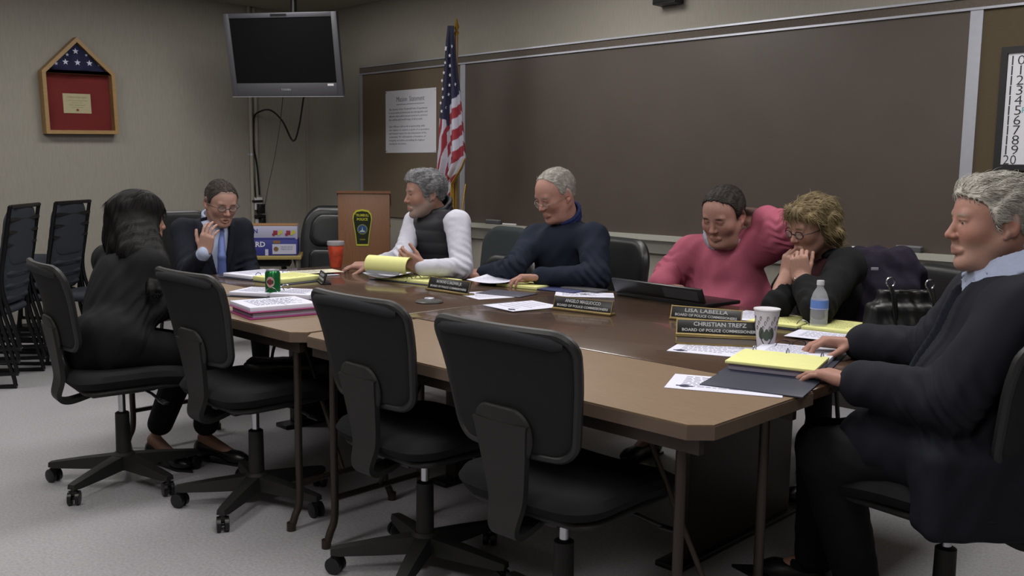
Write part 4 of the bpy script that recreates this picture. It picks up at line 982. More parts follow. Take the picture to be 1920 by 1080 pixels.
MB().box(np.array([0, 0, .02])+nrm(np.array([0, 0, .9])+ln*.43)*.035+lu*.14-lid_n*0+nrm(np.cross(lu, nrm(np.array([0, 0, .9])+ln*.43)))*.0065, (.19, .045, .001), frame(lu, nrm(np.array([0, 0, .9])+ln*.43))).build('grey_panel', mat('grey_panel', '34343a', .5), t)
# ------------------------------------------------------------------ black handbag on the table and the purple coat on a chair
p = Zp(1688, 634, T0)
t = thing('handbag', 'black leather handbag with silver ring handles standing at the table edge', 'handbag', (p[0], p[1], T0), 0)
M_bag = mat('black_bag_leather', '0e0e10', .42, noise=.15, nscale=30, bump=.3, bscale=60)
bu = nrm(V(1, -.1)); bv = np.array([-bu[1], bu[0], 0]); Mb = np.stack([bu, bv, [0, 0, 1]], axis=1)
s = SDF(); s.box((0, 0, .06), (.118, .05, .06), Mb, .02, k=.02); s.ell(bu*.0+np.array([0, 0, .04]), (.125, .065, .04), Mb, .03); s.box(np.array([0, 0, .12]), (.085, .022, .05), Mb, .01, k=.03)
s.disp(folds(.004, 60, (0, 0, 1), 2))
pos, q = s.mesh(.006); np_mesh('bag_body', pos, q, M_bag, t)
m = MB(); m.tube([bu*-.02+np.array([0, 0, .168])-bv*.02, bu*.075+np.array([0, 0, .172])-bv*.022], .0025, 6); m.build('silver_zip', M_steel, t)
for k, (sx, zz) in enumerate(((-.055, .20), (.075, .195))):
    m = MB(); c_ = bu*sx-bv*.035+np.array([0, 0, zz])
    m.tube([c_+bu*.014*math.cos(a_)+np.array([0, 0, .016*math.sin(a_)]) for a_ in np.linspace(0, 2*PI, 17)[:-1]], .0028, 6, closed=True); rg_ = m.build('silver_ring', M_steel, t)
    m = MB(); m.tube(smooth_path([c_+np.array([0, 0, -.014]), c_+bu*(.012)-bv*.02+np.array([0, 0, -.06]), c_+bu*.02-bv*.02+np.array([0, 0, -.13])]), .011, 8, flat=.4); m.build('strap_tab', M_bag, t)
m = MB(); m.tube(smooth_path([bu*-.055-bv*.05+np.array([0, 0, .185]), bu*-.045-bv*.075+np.array([0, 0, .08]), bu*-.02-bv*.085+np.array([0, 0, .006]), bu*.05-bv*.085+np.array([0, 0, .008]), bu*.09-bv*.07+np.array([0, 0, .06]), bu*.08-bv*.05+np.array([0, 0, .18])]), .007, 8, flat=.5); m.build('handle', M_bag, t)
c0 = P(1665, 530, 3.85)
chb = guest_chair('black chair beside the blonde woman, purple coat hanging over its back', (c0[0], c0[1], 0), PI-.5, M_lea, top=.93, w=.46, h=.42)
s = SDF()
for a_, b_, r_, r2 in (((1610, 485, 3.9), (1690, 490, 3.85), .055, .05), ((1690, 490, 3.85), (1722, 510, 3.8), .05, .03), ((1625, 500, 3.85), (1640, 600, 3.8), .075, .08), ((1680, 500, 3.85), (1690, 600, 3.85), .07, .08), ((1715, 520, 3.85), (1728, 600, 3.9), .05, .055), ((1650, 540, 3.8), (1700, 540, 3.8), .05, .05)):
    s.cap(P(*a_), P(*b_), r_, r2, k=.035)
s.disp(folds(.016, 30, (0, 0, 1), 4)); pos, q = s.mesh(.008)
o = np_mesh('coat', pos, q, mat('purple_coat_wool', '1f1a28', .9, noise=.15, nscale=60, bump=.3, bscale=200)); tag(o, 'dark purple coat draped over the chair back beside the blonde woman', 'coat')
m = MB(); c_ = P(1640, 504, 3.72); m.box(c_, (.03, .012, .003), frame(V(1, 0), V(0, 0, 1)), .001); m.build('woven_label', mat('coat_label', '8a8a98', .7), o)
# black bag under the left table
p = P(565, 700, 3.75); 
s = SDF(); s.box(p+V(-.05, 0, -.0), (.17, .07, .06), frame(V(1, .1), V(-.1, 1)), .02, k=.03); s.cap(p+V(.08, 0, .03), p+V(.10, 0, -.03), .03, .02, .03); s.disp(folds(.006, 40, None, 5)); pos, q = s.mesh(.01)
o = np_mesh('shoulder_bag', pos, q, M_bag); tag(o, 'black bag hanging under the left light table behind the empty chair', 'bag')
m = MB(); m.tube(smooth_path([p+V(-.12, 0, .05), p+V(-.1, 0, .12), P(545, 640, 3.72), P(575, 640, 3.72), p+V(.06, 0, .08), p+V(.08, 0, .05)]), .007, 6); m.build('shoulder_strap', M_bag, o)
# ================================================================== people
SKIN = mat('skin', 'ffffff', .55, attr=True, noise=.05, nscale=90, bump=.08, bscale=300, spec=.35)
MATS['skin'].node_tree.nodes['Principled BSDF'].inputs['Subsurface Weight'].default_value = .08
MATS['skin'].node_tree.nodes['Principled BSDF'].inputs['Subsurface Radius'].default_value = (.02, .008, .004)
def head_frame(f, tilt=0.):
    f = nrm(f); up = np.array([0, 0, 1.]); r = nrm(np.cross(f, up)); u = np.cross(r, f)
    if tilt: r, u = r*math.cos(tilt)+u*math.sin(tilt), u*math.cos(tilt)-r*math.sin(tilt)
    return np.stack([r, f, u], axis=1)
def add_head(s, c, M, k=1., wide=1., chin=1., nose=1., dbl=0., mouth=0.):
    c = np.asarray(c, float)
    def W(x, y, z): return c+M@np.array([x*k, y*k, z*k])
    E = lambda x, y, z, rx, ry, rz, kk=.015, op='u': s.ell(W(x, y, z), (rx*k, ry*k, rz*k), M, kk*k, op)
    def C(a, b, ra, rb=None, kk=.01, op='u'): s.cap(W(*a), W(*b), ra*k, (ra if rb is None else rb)*k, kk*k, op)
    E(0, -.015, .035, .076, .096, .084, .02)
    E(0, .028, .03, .064, .062, .062, .03)
    E(0, .025, -.035, .060*wide, .066, .078, .03)
    for q in (-1, 1):
        C((q*.050*wide, -.005, -.045), (q*.022, .066, -.096), .021, .018, .03)
        E(q*.036*wide, .060, -.022, .022, .022, .022, .03)
    E(0, .076, -.100, .022*chin, .019, .017, .018)
    C((-.036, .078, .024), (.036, .078, .024), .012, None, .012)
    for q in (-1, 1): s.ell(W(q*.031, .099, .006), (.019*k, .014*k, .013*k), M, .010*k, 's')
    for q in (-1, 1):
        E(q*.031, .0765, .005, .0145, .0125, .0125, .004)
        C((q*.018, .087, .012), (q*.043, .082, .011), .0045, .0035, .005)
        C((q*.020, .0865, -.006), (q*.041, .081, -.005), .0035, None, .005)
    C((0, .084, .018), (0, .102*nose, -.020), .0075, .0095, .010)
    E(0, .106*nose, -.027, .0115, .0105, .0095, .006)
    for q in (-1, 1): E(q*.0115, .097*nose, -.030, .0075, .009, .007, .005)
    C((0, .096, -.040), (0, .095, -.052), .007, None, .01)
    C((-.021, .086, -.065), (.0, .0965, -.059), .0052, .0062, .006); C((.021, .086, -.065), (.0, .0965, -.059), .0052, .0062, .006)
    C((-.018, .085, -.069-mouth), (.0, .0945, -.070-mouth), .0056, .0072, .007); C((.018, .085, -.069-mouth), (.0, .0945, -.070-mouth), .0056, .0072, .007)
    if mouth: E(0, .098, -.064-mouth/2, .014, .01, .004+mouth/2, .003, 's')
    if dbl: C((-.03, .03, -.105), (.03, .03, -.105), .03*dbl, None, .03)
    for q in (-1, 1):                                            # ears
        Me = M@np.array([[math.cos(q*.35), -math.sin(q*.35), 0], [math.sin(q*.35), math.cos(q*.35), 0], [0, 0, 1]])
        s.ell(W(q*.079, -.012, -.002), (.0075*k, .019*k, .032*k), Me, .008*k)
        s.ell(W(q*.0865, -.008, -.000), (.006*k, .011*k, .019*k), Me, .004*k, 's')
        C((q*.080, -.002, -.026), (q*.077, .002, -.034), .007, .006, .006)
def head_color(pos, c, M, k, skin, o):
    L = (pos-np.asarray(c))@M/k; x, y, z = L[:, 0], L[:, 1], L[:, 2]
    colr = np.tile(np.array(lin(skin)), (len(pos), 1))
    def blend(w, cc): 
        w = np.clip(w, 0, 1)[:, None]; colr[:] = colr*(1-w)+np.array(lin(cc))*w
    near = (np.abs(x) < .1) & (np.abs(z) < .14) & (np.abs(y) < .14)
    g = lambda cx, cy, cz, rx, ry, rz: np.exp(-(((x-cx)/rx)**2+((y-cy)/ry)**2+((z-cz)/rz)**2))
    red = o.get('red', '9a5a4c'); ax_ = np.abs(x)
    blend(.3*g(.042, .07, -.028, .022, .04, .02)+.3*g(-.042, .07, -.028, .022, .04, .02), red)
    blend(.4*g(0, .108, -.028, .016, .02, .014), red)
    blend(.35*(np.exp(-((ax_-.083)/.012)**2-((y+.01)/.03)**2-(z/.04)**2)), red)
    if 'beard' in o:
        w = (y > -.005)*np.clip((-.040-z)/.01, 0, 1)*(z > -.135)*np.clip((.13-y)/.01, 0, 1)
        w = np.maximum(w*(1-.9*g(0, .1, -.065, .022, .03, .009)), (y > .07)*g(0, .1, -.047, .03, .03, .006))
        w = np.maximum(w, (ax_ > .055)*(y > -.01)*(y < .03)*np.clip((.005-z)/.01, 0, 1)*(z > -.1))
        n_ = .75+.25*np.sin(x*900+np.sin(z*500))*np.sin(z*700+y*300); blend(w*n_*near*o.get('bw', .9), o['beard'])
    blend(.55*np.clip(1.6*g(0, .095, -.064, .021, .03, .0085)-.3, 0, 1), o.get('lip', '8a4a48'))
    blend(.9*(y > .06)*np.clip(1.8*np.exp(-((ax_-.031)/.017)**2-((z-.0245-.08*(.031-ax_)*0)/.0045)**2)-.3, 0, 1), o.get('brow', '4a3a30'))
    if o.get('open', False):
        w = (y > .07)*(((ax_-.031)/.0115)**2+((z-.003)/.0036)**2 < 1); blend(w*1., '988c86')
        gx = o.get('gaze', 0.)
        for q in (-1, 1): blend((y > .07)*(((x-q*.031-gx)/.0062)**2+((z-.003)/.0056)**2 < 1)*w, '241a16')
        blend(.8*(y > .07)*np.exp(-((z-.0095)/.0018)**2)*(np.abs(ax_-.031) < .014), '3a2620')
    else:
        blend(.8*(y > .07)*np.exp(-((z+.0025+((ax_-.031)/.014)**2*-.002)/.0020)**2)*(np.abs(ax_-.031) < .0135), '3a2620')
        blend(.35*(y > .06)*np.exp(-((z-.003)/.008)**2-((ax_-.031)/.017)**2), '7a4a40')
    if 'scalp' in o:
        zb = np.interp(y, *o['line']); blend(near*np.clip((z-zb)/.006, 0, 1)*(y < .2)*o.get('scw', .8), o['scalp'])
    return colr
def hair_shell(name, c, M, k, line, th, matl, parent, vol=None, noise=.0025, fq=90, extra=None, top=0., h=.0035, cuts=None, seed=0, comb=None, nst=2600, slen=.03, srad=.0011, lift=.15, wild=.25, skin_=None):
    """hair cap over the cranium kept above the polyline z = line(y)"""
    c = np.asarray(c, float); s = SDF()
    def W(x, y, z): return c+M@np.array([x*k, y*k, z*k])
    s.ell(W(0, -.015, .035), ((.076+th)*k, (.096+th)*k, (.084+th)*k), M, .02*k)
    s.ell(W(0, .028, .03), ((.064+th)*k, (.062+th)*k, (.062+th)*k), M, .03*k)
    if vol:
        for (a, r_) in vol: s.ell(W(*a), tuple(np.array(r_)*k), M, .025*k)
    if extra: extra(s, W)
    def loc(X, Y, Z):
        x, y, z = X-c[0], Y-c[1], Z-c[2]
        return [(M[0, i]*x+M[1, i]*y+M[2, i]*z)/k for i in range(3)]
    def nz(X, Y, Z):
        x, y, z = loc(X, Y, Z)
        a = np.sin(x*fq*2.3+2*np.sin(y*31+seed)+z*20)*.5+np.sin(x*fq*4.1+z*37+np.sin(y*57)*1.5+seed)*.35+np.sin((x+z)*fq+y*25)*.4
        return -noise*a
    s.disp(nz)
    if line is not None:
        ly, lz = line
        def cutf(X, Y, Z):
            x, y, z = loc(X, Y, Z); return ((z-np.interp(y, ly, lz)+.004*np.sin(x*310+seed+z*90)*np.sin(y*260+z*140)+.003*np.sin(x*130))*.75*k)
        s.cut(cutf, .004)
    if cuts: s.cut(lambda X, Y, Z: cuts(*loc(X, Y, Z))*k, .006)
    pos, q = s.mesh(h)
    if comb is None: comb = lambda x, y, z: np.stack([0*x, -1+0*x, -.55+0*x], 1)
    rs = np.random.RandomState(seed+5); L = (pos-c)@M/k
    nr = np.zeros_like(pos); fn_ = np.cross(pos[q[:, 2]]-pos[q[:, 0]], pos[q[:, 3]]-pos[q[:, 1]])
    for j in range(4): np.add.at(nr, q[:, j], fn_)
    nr /= np.linalg.norm(nr, axis=1)[:, None]+1e-12
    if ((pos-c)*nr).sum() < 0: nr = -nr
    outer = np.nonzero(((pos-c)*nr).sum(1) > .01)[0]
    idx = rs.choice(outer, min(nst, len(outer)), replace=False)
    p = pos[idx]-nr[idx]*.002; n_ = nr[idx]; d = comb(*L[idx].T)@M.T+rs.normal(size=(len(idx), 3))*wild
    d -= n_*(d*n_).sum(1)[:, None]; d /= np.linalg.norm(d, axis=1)[:, None]+1e-9
    ln = slen*k*rs.uniform(.5, 1.2, len(idx)); NS = 5; sd = np.cross(d, n_); rings = []
    for i in range(NS):
        u = i/(NS-1); cen = p+d*(ln*u)[:, None]+n_*(ln*(lift*math.sin(u*2.6)-.28*u*u)+.0025*u)[:, None]; r_ = srad*(1-u*.85)*(.6 if i == 0 else 1)
        for a in (0, 2.1, 4.2): rings.append(cen+(sd*math.cos(a)+n_*math.sin(a))*r_)
    n0 = len(pos); m_ = len(idx); allp = np.concatenate([pos]+rings); fq = [q]
    for i in range(NS-1):
        for a in range(3):
            b = (a+1) % 3; A = n0+(3*i+a)*m_+np.arange(m_); B = n0+(3*i+b)*m_+np.arange(m_); C2 = n0+(3*i+3+b)*m_+np.arange(m_); D2 = n0+(3*i+3+a)*m_+np.arange(m_)
            fq.append(np.stack([A, B, C2, D2], 1))
    return np_mesh(name, allp, np.concatenate(fq), matl, parent)
def add_hand(s, W, d, n, tdir, k=1., curl=(.25, .35, .3), fan=.06, thumb=(.6, .75, .25), kk=.0035, curls=None):
    """palm + five bent fingers. d: wrist to knuckles, n: palm side normal, tdir: side of the thumb"""
    W = np.asarray(W, float); d = nrm(d); n = nrm(np.asarray(n, float)-d*(d@np.asarray(n, float))); t = np.cross(d, n); t = t if t@np.asarray(tdir) > 0 else -t
    Mh = np.stack([t, d, n], axis=1)
    s.box(W+d*.048*k, (.041*k, .050*k, .0135*k), Mh, .012*k, .016*k)
    s.ell(W+d*.036*k+t*.026*k+n*.009*k, (.017*k, .034*k, .014*k), Mh, .012*k)
    s.ell(W+d*.040*k-t*.024*k+n*.008*k, (.013*k, .032*k, .012*k), Mh, .012*k)
    base = (.093, .097, .092, .082); off = (.030, .0102, -.0096, -.0288); ln = (.90, 1., .94, .74)
    for i in range(4):
        cu = curls[i] if curls else curl
        p = W+d*base[i]*k+t*off[i]*k; dd = nrm(d+t*fan*(1.5-i)); a = 0.; r_ = (.0092, .0094, .009, .0080)[i]*k
        s.cap(p-d*.022*k, p, r_*1.05, r_*1.08, .007*k)
        for j, L_ in enumerate((.043, .026, .020)):
            a += cu[j]; v = dd*math.cos(a)+n*math.sin(a); q = p+v*L_*ln[i]*k
            s.cap(p, q, r_*(1-.08*j), r_*(1-.08*(j+1)), kk); p = q
    p = W+d*.022*k+t*.030*k+n*.006*k; v = nrm(d*thumb[0]+t*thumb[1]+n*thumb[2])
    for j, (L_, r_) in enumerate(((.042, .0125), (.032, .0105), (.026, .0095))):
        q = p+v*L_*k; s.cap(p, q, r_*k, (r_-.0012)*k, .006*k if j == 0 else .004); p = q; v = nrm(v*.8+d*.28+n*.10)
    return Mh
def torso_frame(J):
    mid = (J['shL']+J['shR'])/2; U = nrm(mid-J['pel']); S = nrm(J['shL']-J['shR']); Fd = nrm(np.cross(S, U)); S = np.cross(U, Fd)
    return mid, np.linalg.norm(mid-J['pel']), np.stack([-S, Fd, U], axis=1)     # columns: right, forward, up
def add_torso(s, J, o=0., fat=1., belly=0., k=.05, sh=.062, neck=True):
    mid, L, M = torso_frame(J); p0 = J['pel']; U = M[:, 2]; Fd = M[:, 1]; hw = np.linalg.norm(J['shL']-J['shR'])/2
    s.ell(p0, (.165*fat+o, .125*fat+o, .13+o), M, k)
    s.ell(p0+U*L*.34+Fd*.01, ((.145+.012)*fat+o, .115*fat+o, .17+o), M, k)
    s.ell(p0+U*L*.70, ((hw-.015)*1.0+o, .115*(.6+.4*fat)+o, .19+o), M, k)
    if belly: s.ell(p0+U*L*.26+Fd*.06*belly, (.14*fat+o, .10*belly+.02+o, .15+o), M, .06)
    for q, n_ in ((1, 'shL'), (-1, 'shR')):
        s.cap(mid-U*.02+(J[n_]-mid)*.3, J[n_]-U*.008, sh+.008+o, sh+o*.9, k*.8)
        s.cap(J['neck']-U*.028+(J[n_]-mid)*.18, J[n_]+U*.004, .034+o, .042+o, .035)
def add_arm(s, J, side, o=0., end=1., ru=.055, re=.045, rw=.033, k=.03):
    a, b, c = J['sh'+side], J['el'+side], J['wr'+side]
    s.cap(a, b, ru+o, re+o, k); s.cap(b, b+(c-b)*end, re+o*.9, re+(rw-re)*end+o*.9, .02)
def add_legs(s, J, o=0., r0=.085, r1=.062, r2=.040, k=.04, foot=False, end=.93):
    for sd in 'LR':
        if 'kn'+sd not in J: continue
        h, kn, an = J['hip'+sd], J['kn'+sd], J['an'+sd]
        s.cap(h, kn, r0+o, r1+o, k); s.cap(kn, kn+(an-kn)*end, r1+o, r2+o, .03)
def creases(J, amp=.006):
    segs = []
    for sd in 'LR':
        segs.append((J['el'+sd], nrm(J['wr'+sd]-J['sh'+sd]), .09))
    def fn(X, Y, Z):
        out = 0
        for p, d, r_ in segs:
            x, y, z = X-p[0], Y-p[1], Z-p[2]; q = x*x+y*y+z*z
            out = out+amp*np.exp(-q/(r_*r_))*np.sin((x*d[0]+y*d[1]+z*d[2])*170+2*np.sin((x-y)*40+z*30))
        return out
    return fn
def person(label, J, head, skin, o, hands, sleeves, belly=0., fat=1., hk=1., legs=True, hc=.008, fine=.0038, extra=None, headk=.0030, hargs={}, group=None, wr=.026):
    """body: one continuous skin surface"""
    c, M = head['c'], head['M']; t = thing('person', label, 'person', (J['pel'][0], J['pel'][1], 0)); T = np.array([J['pel'][0], J['pel'][1], 0.])
    s = SDF(); add_head(s, c, M, hk, **hargs)
    nb = J['neck']; s.cap(c+M@np.array([0, -.022, -.05])*hk, nb, .054*hk, .058*hk, .03)
    s.cap(c+M@np.array([0, .03, -.075])*hk, nb+M[:, 1]*.0, .035, .045, .03)
    add_torso(s, J, -.03, fat=fat*.93, k=.04)
    for sd in 'LR': add_arm(s, J, sd, -.010, 1., rw=.036, k=.02); s.cap(J['el'+sd]+(J['wr'+sd]-J['el'+sd])*.6, J['wr'+sd], .032, wr, .01)
    if legs: add_legs(s, J, -.025)
    if legs:
        for sd in 'LR': s.cap(J['an'+sd], J['toe'+sd], .030, .02, .02)
    for sd, kw in hands.items(): add_hand(s, J['wr'+sd], **kw)
    fz = [(c, .15*hk, headk)]+[(J['wr'+sd]+nrm(kw['d'])*.08, .12, fine) for sd, kw in hands.items()]
    # tensor grid refinement around head and hands
    fine_ = [(p, r_, h_) for p, r_, h_ in fz]
    pos, q = s.mesh(hc, fine_)
    colr = head_color(pos, c, M, hk, skin, o)
    b = np_mesh('body', pos-T, q, SKIN, None, colr); b.parent = t
    return t, T
def cloth(name, s, matl, t, T, h=.0065, cuts=()):
    pos, q = s.mesh(h); o = np_mesh(name, pos-T, q, matl, None); o.parent = t; return o
def shift(mb, T): mb.v = [tuple(np.array(v)-T) for v in mb.v]; return mb
def lapels(J, M, mid, w0, w1, band, amp, z0, z1):
    def fn(X, Y, Z):
        x, y, z = X-mid[0], Y-mid[1], Z-mid[2]
        a = np.abs(M[0, 0]*x+M[1, 0]*y+M[2, 0]*z); b = M[0, 1]*x+M[1, 1]*y+M[2, 1]*z; c = M[0, 2]*x+M[1, 2]*y+M[2, 2]*z
        wd = np.interp(c, [z0, z1], [w0, w1]); bw = np.interp(c, [z0, z0+.2, z1-.03, z1], [0, band, band*.9, band*.3])
        m_ = (b > 0)*(c > z0)*(a > wd)*(a < wd+bw)
        return -amp*m_*np.clip((wd+bw-a)/.006, 0, 1)
    return fn
def collar(s, nb, M, r=.066, hgt=.035, th=.006, drop=.01, k=.006):
    up = M[:, 2]
    for i in range(20):
        a = -PI/2+ (i/19-.5)*2*PI*.90; b = -PI/2+((i+1)/19-.5)*2*PI*.90
        if i == 19: break
        f = lambda q: nb+M[:, 0]*math.cos(q)*r+M[:, 1]*math.sin(q)*r*1.05+up*(hgt*.5-drop*math.sin(q)*1.5)
        for e in (0, hgt*.5, hgt): s.cap(f(a)+up*e-up*hgt*.5, f(b)+up*e-up*hgt*.5, th+.002, None, k)
def glasses(c, M, k, T, parent, rim='2a2a2e', lens=True, r=.0215, wire=.0013, drop=0., shape=.72, label=None):
    def W(x, y, z): return np.asarray(c)+M@np.array([x, y, z+drop])*k
    m = MB()
    for q in (-1, 1):
        pts = [W(q*.032+r*math.cos(a), .100-abs(math.cos(a))*.003-(.004 if q*math.cos(a) > 0 else 0), .002+r*shape*math.sin(a)) for a in np.linspace(0, 2*PI, 21)[:-1]]
        m.tube(pts, wire, 6, closed=True)
        m.tube([W(q*(.032+r), .096, .006), W(q*.080, .07, .008), W(q*.084, -.005, .006), W(q*.083, -.02, -.006)], wire, 6)
    m.tube([W(-.0115, .1, .004), W(0, .104, .007), W(.0115, .1, .004)], wire, 6)
    shift(m, T); fr = m.build('eyeglasses', mat('glasses_'+rim, rim, .3, metal=.5))
    fr.parent = parent
    if lens:
        for q in (-1, 1):
            m = MB(); pts = [W(q*.032+r*.95*math.cos(a), .099, .002+r*.95*shape*math.sin(a)) for a in np.linspace(0, 2*PI, 21)[:-1]]
            p2 = [p+M[:, 1]*.001 for p in pts]; m.add(pts+p2, [tuple(range(20)), tuple(range(20, 40))[::-1]]+[(i, (i+1) % 20, 20+(i+1) % 20, 20+i) for i in range(20)])
            shift(m, T); le = m.build('lens', mat('lens_glass', 'c8ccd0', .15, alpha=.06, spec=.15), fr, fix=False)
    return fr
def shoes(J, T, t, matl, names=('shoe',), heel=.0, slim=1., sock=False):
    for sd in 'LR':
        a, b = J['an'+sd], J['toe'+sd]; f = nrm((b-a)*[1, 1, 0]); r_ = np.array([f[1], -f[0], 0]); M = np.stack([r_, f, [0, 0, 1]], axis=1)
        if sock:
            s = SDF(); s.cap(a*[1, 1, 0]+np.array([0, 0, .06]), a+(J['kn'+sd]-a)*.3, .040, .044, .01); s.ell(a*[1, 1, 0]+f*.03+np.array([0, 0, .06]), (.035, .06, .035), M, .02); pos, q = s.mesh(.007); o = np_mesh('sock', pos-T, q, mat('black_sock', '0e0e10', .9)); o.parent = t
        s = SDF(); hz = np.array([0, 0, .0])
        s.ell(a-[0, 0, a[2]-.05]*np.array([1, 1, 1])-f*.01, (.036*slim, .045, .045), M, .02)
        s.cap(a*[1, 1, 0]+np.array([0, 0, .04+heel]), b*[1, 1, 0]+np.array([0, 0, .032]), .036*slim, .033*slim, .03)
        s.ell(b*[1, 1, 0]+np.array([0, 0, .03]), (.040*slim, .06, .026), M, .02)
        s.cut(lambda X, Y, Z: Z+0*X-.006, .003)
        pos, q = s.mesh(.006); o = np_mesh('shoe', pos-T, q, matl); o.parent = t
        m = MB(); m.prism([( -.034*slim, -.045), (.034*slim, -.045), (.036*slim, .10), (.040*slim, .20), (0, .27), (-.040*slim, .20), (-.036*slim, .10)], .0005, .010, M, a*[1, 1, 0]); shift(m, T); so = m.build('sole', M_black, o)
        if heel:
            m = MB(); m.box(a*[1, 1, 0]-f*.012+np.array([0, 0, .008+heel/2]), (.05*slim, .05, heel+.014), M, .004); shift(m, T); m.build('heel', M_black, o)
def seated(J, f, hipw=.09, seat=None, kn=.44, spread=.12, foot=.05, kz=.50, side=0.):
    """thighs forward along f, shins down; feet on the floor"""
    f = nrm(np.array([f[0], f[1], 0.])); r_ = np.array([f[1], -f[0], 0.]); p = J['pel']
    for sd, q in (('R', 1), ('L', -1)):
        J['hip'+sd] = p+r_*q*hipw-np.array([0, 0, .0]); k_ = p*[1, 1, 0]+f*kn+r_*(q*spread+side); J['kn'+sd] = np.array([k_[0], k_[1], kz])
        a_ = k_-f*foot+r_*q*.01; J['an'+sd] = np.array([a_[0], a_[1], .095]); J['toe'+sd] = np.array([a_[0], a_[1], .03])+f*.17
def vcutter(M, mid, prof, side=None, front=.0):
    """returns fn<0 outside... for SDF.cut: positive inside kept; region removed where |a|<w(c) & b>front"""
    cs, ws = prof
    def fn(X, Y, Z):
        x, y, z = X-mid[0], Y-mid[1], Z-mid[2]
        a = np.abs(M[0, 0]*x+M[1, 0]*y+M[2, 0]*z); b = M[0, 1]*x+M[1, 1]*y+M[2, 1]*z; c = M[0, 2]*x+M[1, 2]*y+M[2, 2]*z
        return np.maximum(a-np.interp(c, cs, ws), front-b)       # negative inside the opening -> removed
    return fn
def XY(px, D, z): p = P(px, 500, D); p[2] = z; return p
FCAM = V(-.70, -.71)
# line of a short haircut: z of the hair edge against y (head coordinates, face at +y)
SHORT = ([-.12, -.09, -.05, -.02, .005, .02, .045, .06, .085, .12], [-.06, -.055, -.035, -.005, .005, -.005, .045, .070, .082, .085])
RECEDE = ([-.12, -.09, -.05, -.02, .005, .02, .03, .045, .07, .12], [-.05, -.045, -.03, -.002, .008, -.01, .05, .085, .115, .14])
BALD = ([-.12, -.09, -.05, -.02, .005, .02, .03, .04, .07, .12], [-.06, -.05, -.035, -.005, .01, .02, .075, .15, .2, .2])
M_fgry = dict(noise=.35, nscale=60, stretch=(1, 1, .25), bump=.5, bscale=150)
# ------------------------------------------------------------------ man in the dark suit
J = dict(shR=P(344, 431, 5.25), shL=P(452, 430, 5.45), neck=P(402, 418, 5.40), elR=P(352, 512, 5.12), wrR=P(383, 474, 4.97), elL=P(468, 508, 5.45))
J['pel'] = XY(398, 5.45, .57); J['wrL'] = J['pel']+V(.30, -.17, .10)
seated(J, V(.6, -.8), kn=.40, foot=.0)
M = head_frame(V(.60, -.72, -.36), .03); hc_ = P(414, 380, 5.28)
o = dict(scalp='4c4542', line=SHORT, scw=.5, brow='6b5c52', red='9a6258', lip='8e5652')
t, T = person('seated man in dark suit and blue tie gesturing with a raised hand', J, dict(c=hc_, M=M), '98766b', o,
              dict(R=dict(d=V(.22, .0, 1), n=V(.25, 1, .1), tdir=V(-1, 0, .1), curl=(.35, .45, .35), fan=.10, thumb=(.75, .65, .1)), L=dict(d=V(.8, -.5, -.1), n=(0, 0, -1), tdir=V(-.5, -.8))), None, hk=1.04, hargs=dict(nose=1.03, mouth=.004))
mid, L_, MT_ = torso_frame(J)
s = SDF(); add_torso(s, J, -.012); add_arm(s, J, 'R', -.010, .93); add_arm(s, J, 'L', -.010, .93); collar(s, J['neck']+MT_[:, 2]*.014, MT_, r=.064, hgt=.034)
s.cap(J['elR']+(J['wrR']-J['elR'])*.8, J['wrR'], .037, .036, .01)
cloth('shirt', s, mat('pale_blue_shirt', '9fa9c4', .8, noise=.04, nscale=60), t, T, .006)
s = SDF(); add_torso(s, J, .004); add_arm(s, J, 'R', .010, .78); add_arm(s, J, 'L', .010, .9)
mid, L_, MT_ = torso_frame(J)
s.ell(J['pel']+MT_[:, 1]*.02, (.20, .16, .15), MT_, .05)
s.disp(folds(.006, 34, V(0, 0, 1), 1)); s.disp(creases(J, .006)); s.disp(lapels(J, MT_, mid, .006, .062, .055, .006, -.30, .06))
s.cut(vcutter(MT_, mid, ([-.31, -.30, -.02, .05, .2], [0, .006, .062, .075, .075])), .003)
M_suit = mat('dark_navy_suit', '141722', .85, noise=.08, nscale=200, bump=.15, bscale=400)
cloth('suit_jacket', s, M_suit, t, T, .0062)
s = SDF(); F_ = MT_[:, 1]; U_ = MT_[:, 2]
tn = J['neck']+F_*.116-U_*.022
s.ell(tn, (.020, .014, .022), MT_, .01); s.cap(tn, mid-U_*.12+F_*.150, .016, .022, .01); s.cap(mid-U_*.12+F_*.150, mid-U_*.38+F_*.160, .022, .030, .01)
cloth('necktie', s, mat('blue_necktie', '54649c', .55, noise=.08, nscale=80), t, T, .005)
s = SDF(); add_legs(s, J, .0); s.ell(J['pel'], (.17, .13, .12), MT_, .05); cloth('trousers', s, M_suit, t, T, .009)
shoes(J, T, t, M_black, sock=True)
hair_shell('hair', hc_, M, 1.04, ([-.12, -.09, -.05, -.02, .005, .02, .045, .06, .085, .12], [-.06, -.055, -.035, -.005, .005, -.005, .055, .088, .10, .12]), .004, mat('greying_brown_hair', '3c3633', .8, **M_fgry), t, noise=.0012, slen=.028, srad=.0009, lift=.12, wild=.45, nst=3500)
def fixhair(t, T):
    for ch_ in t.children:
        if ch_.name.startswith('hair'): ch_.location = tuple(-T)
fixhair(t, T)
glasses(hc_, M, 1.04, T, t, '26262a', wire=.0016)
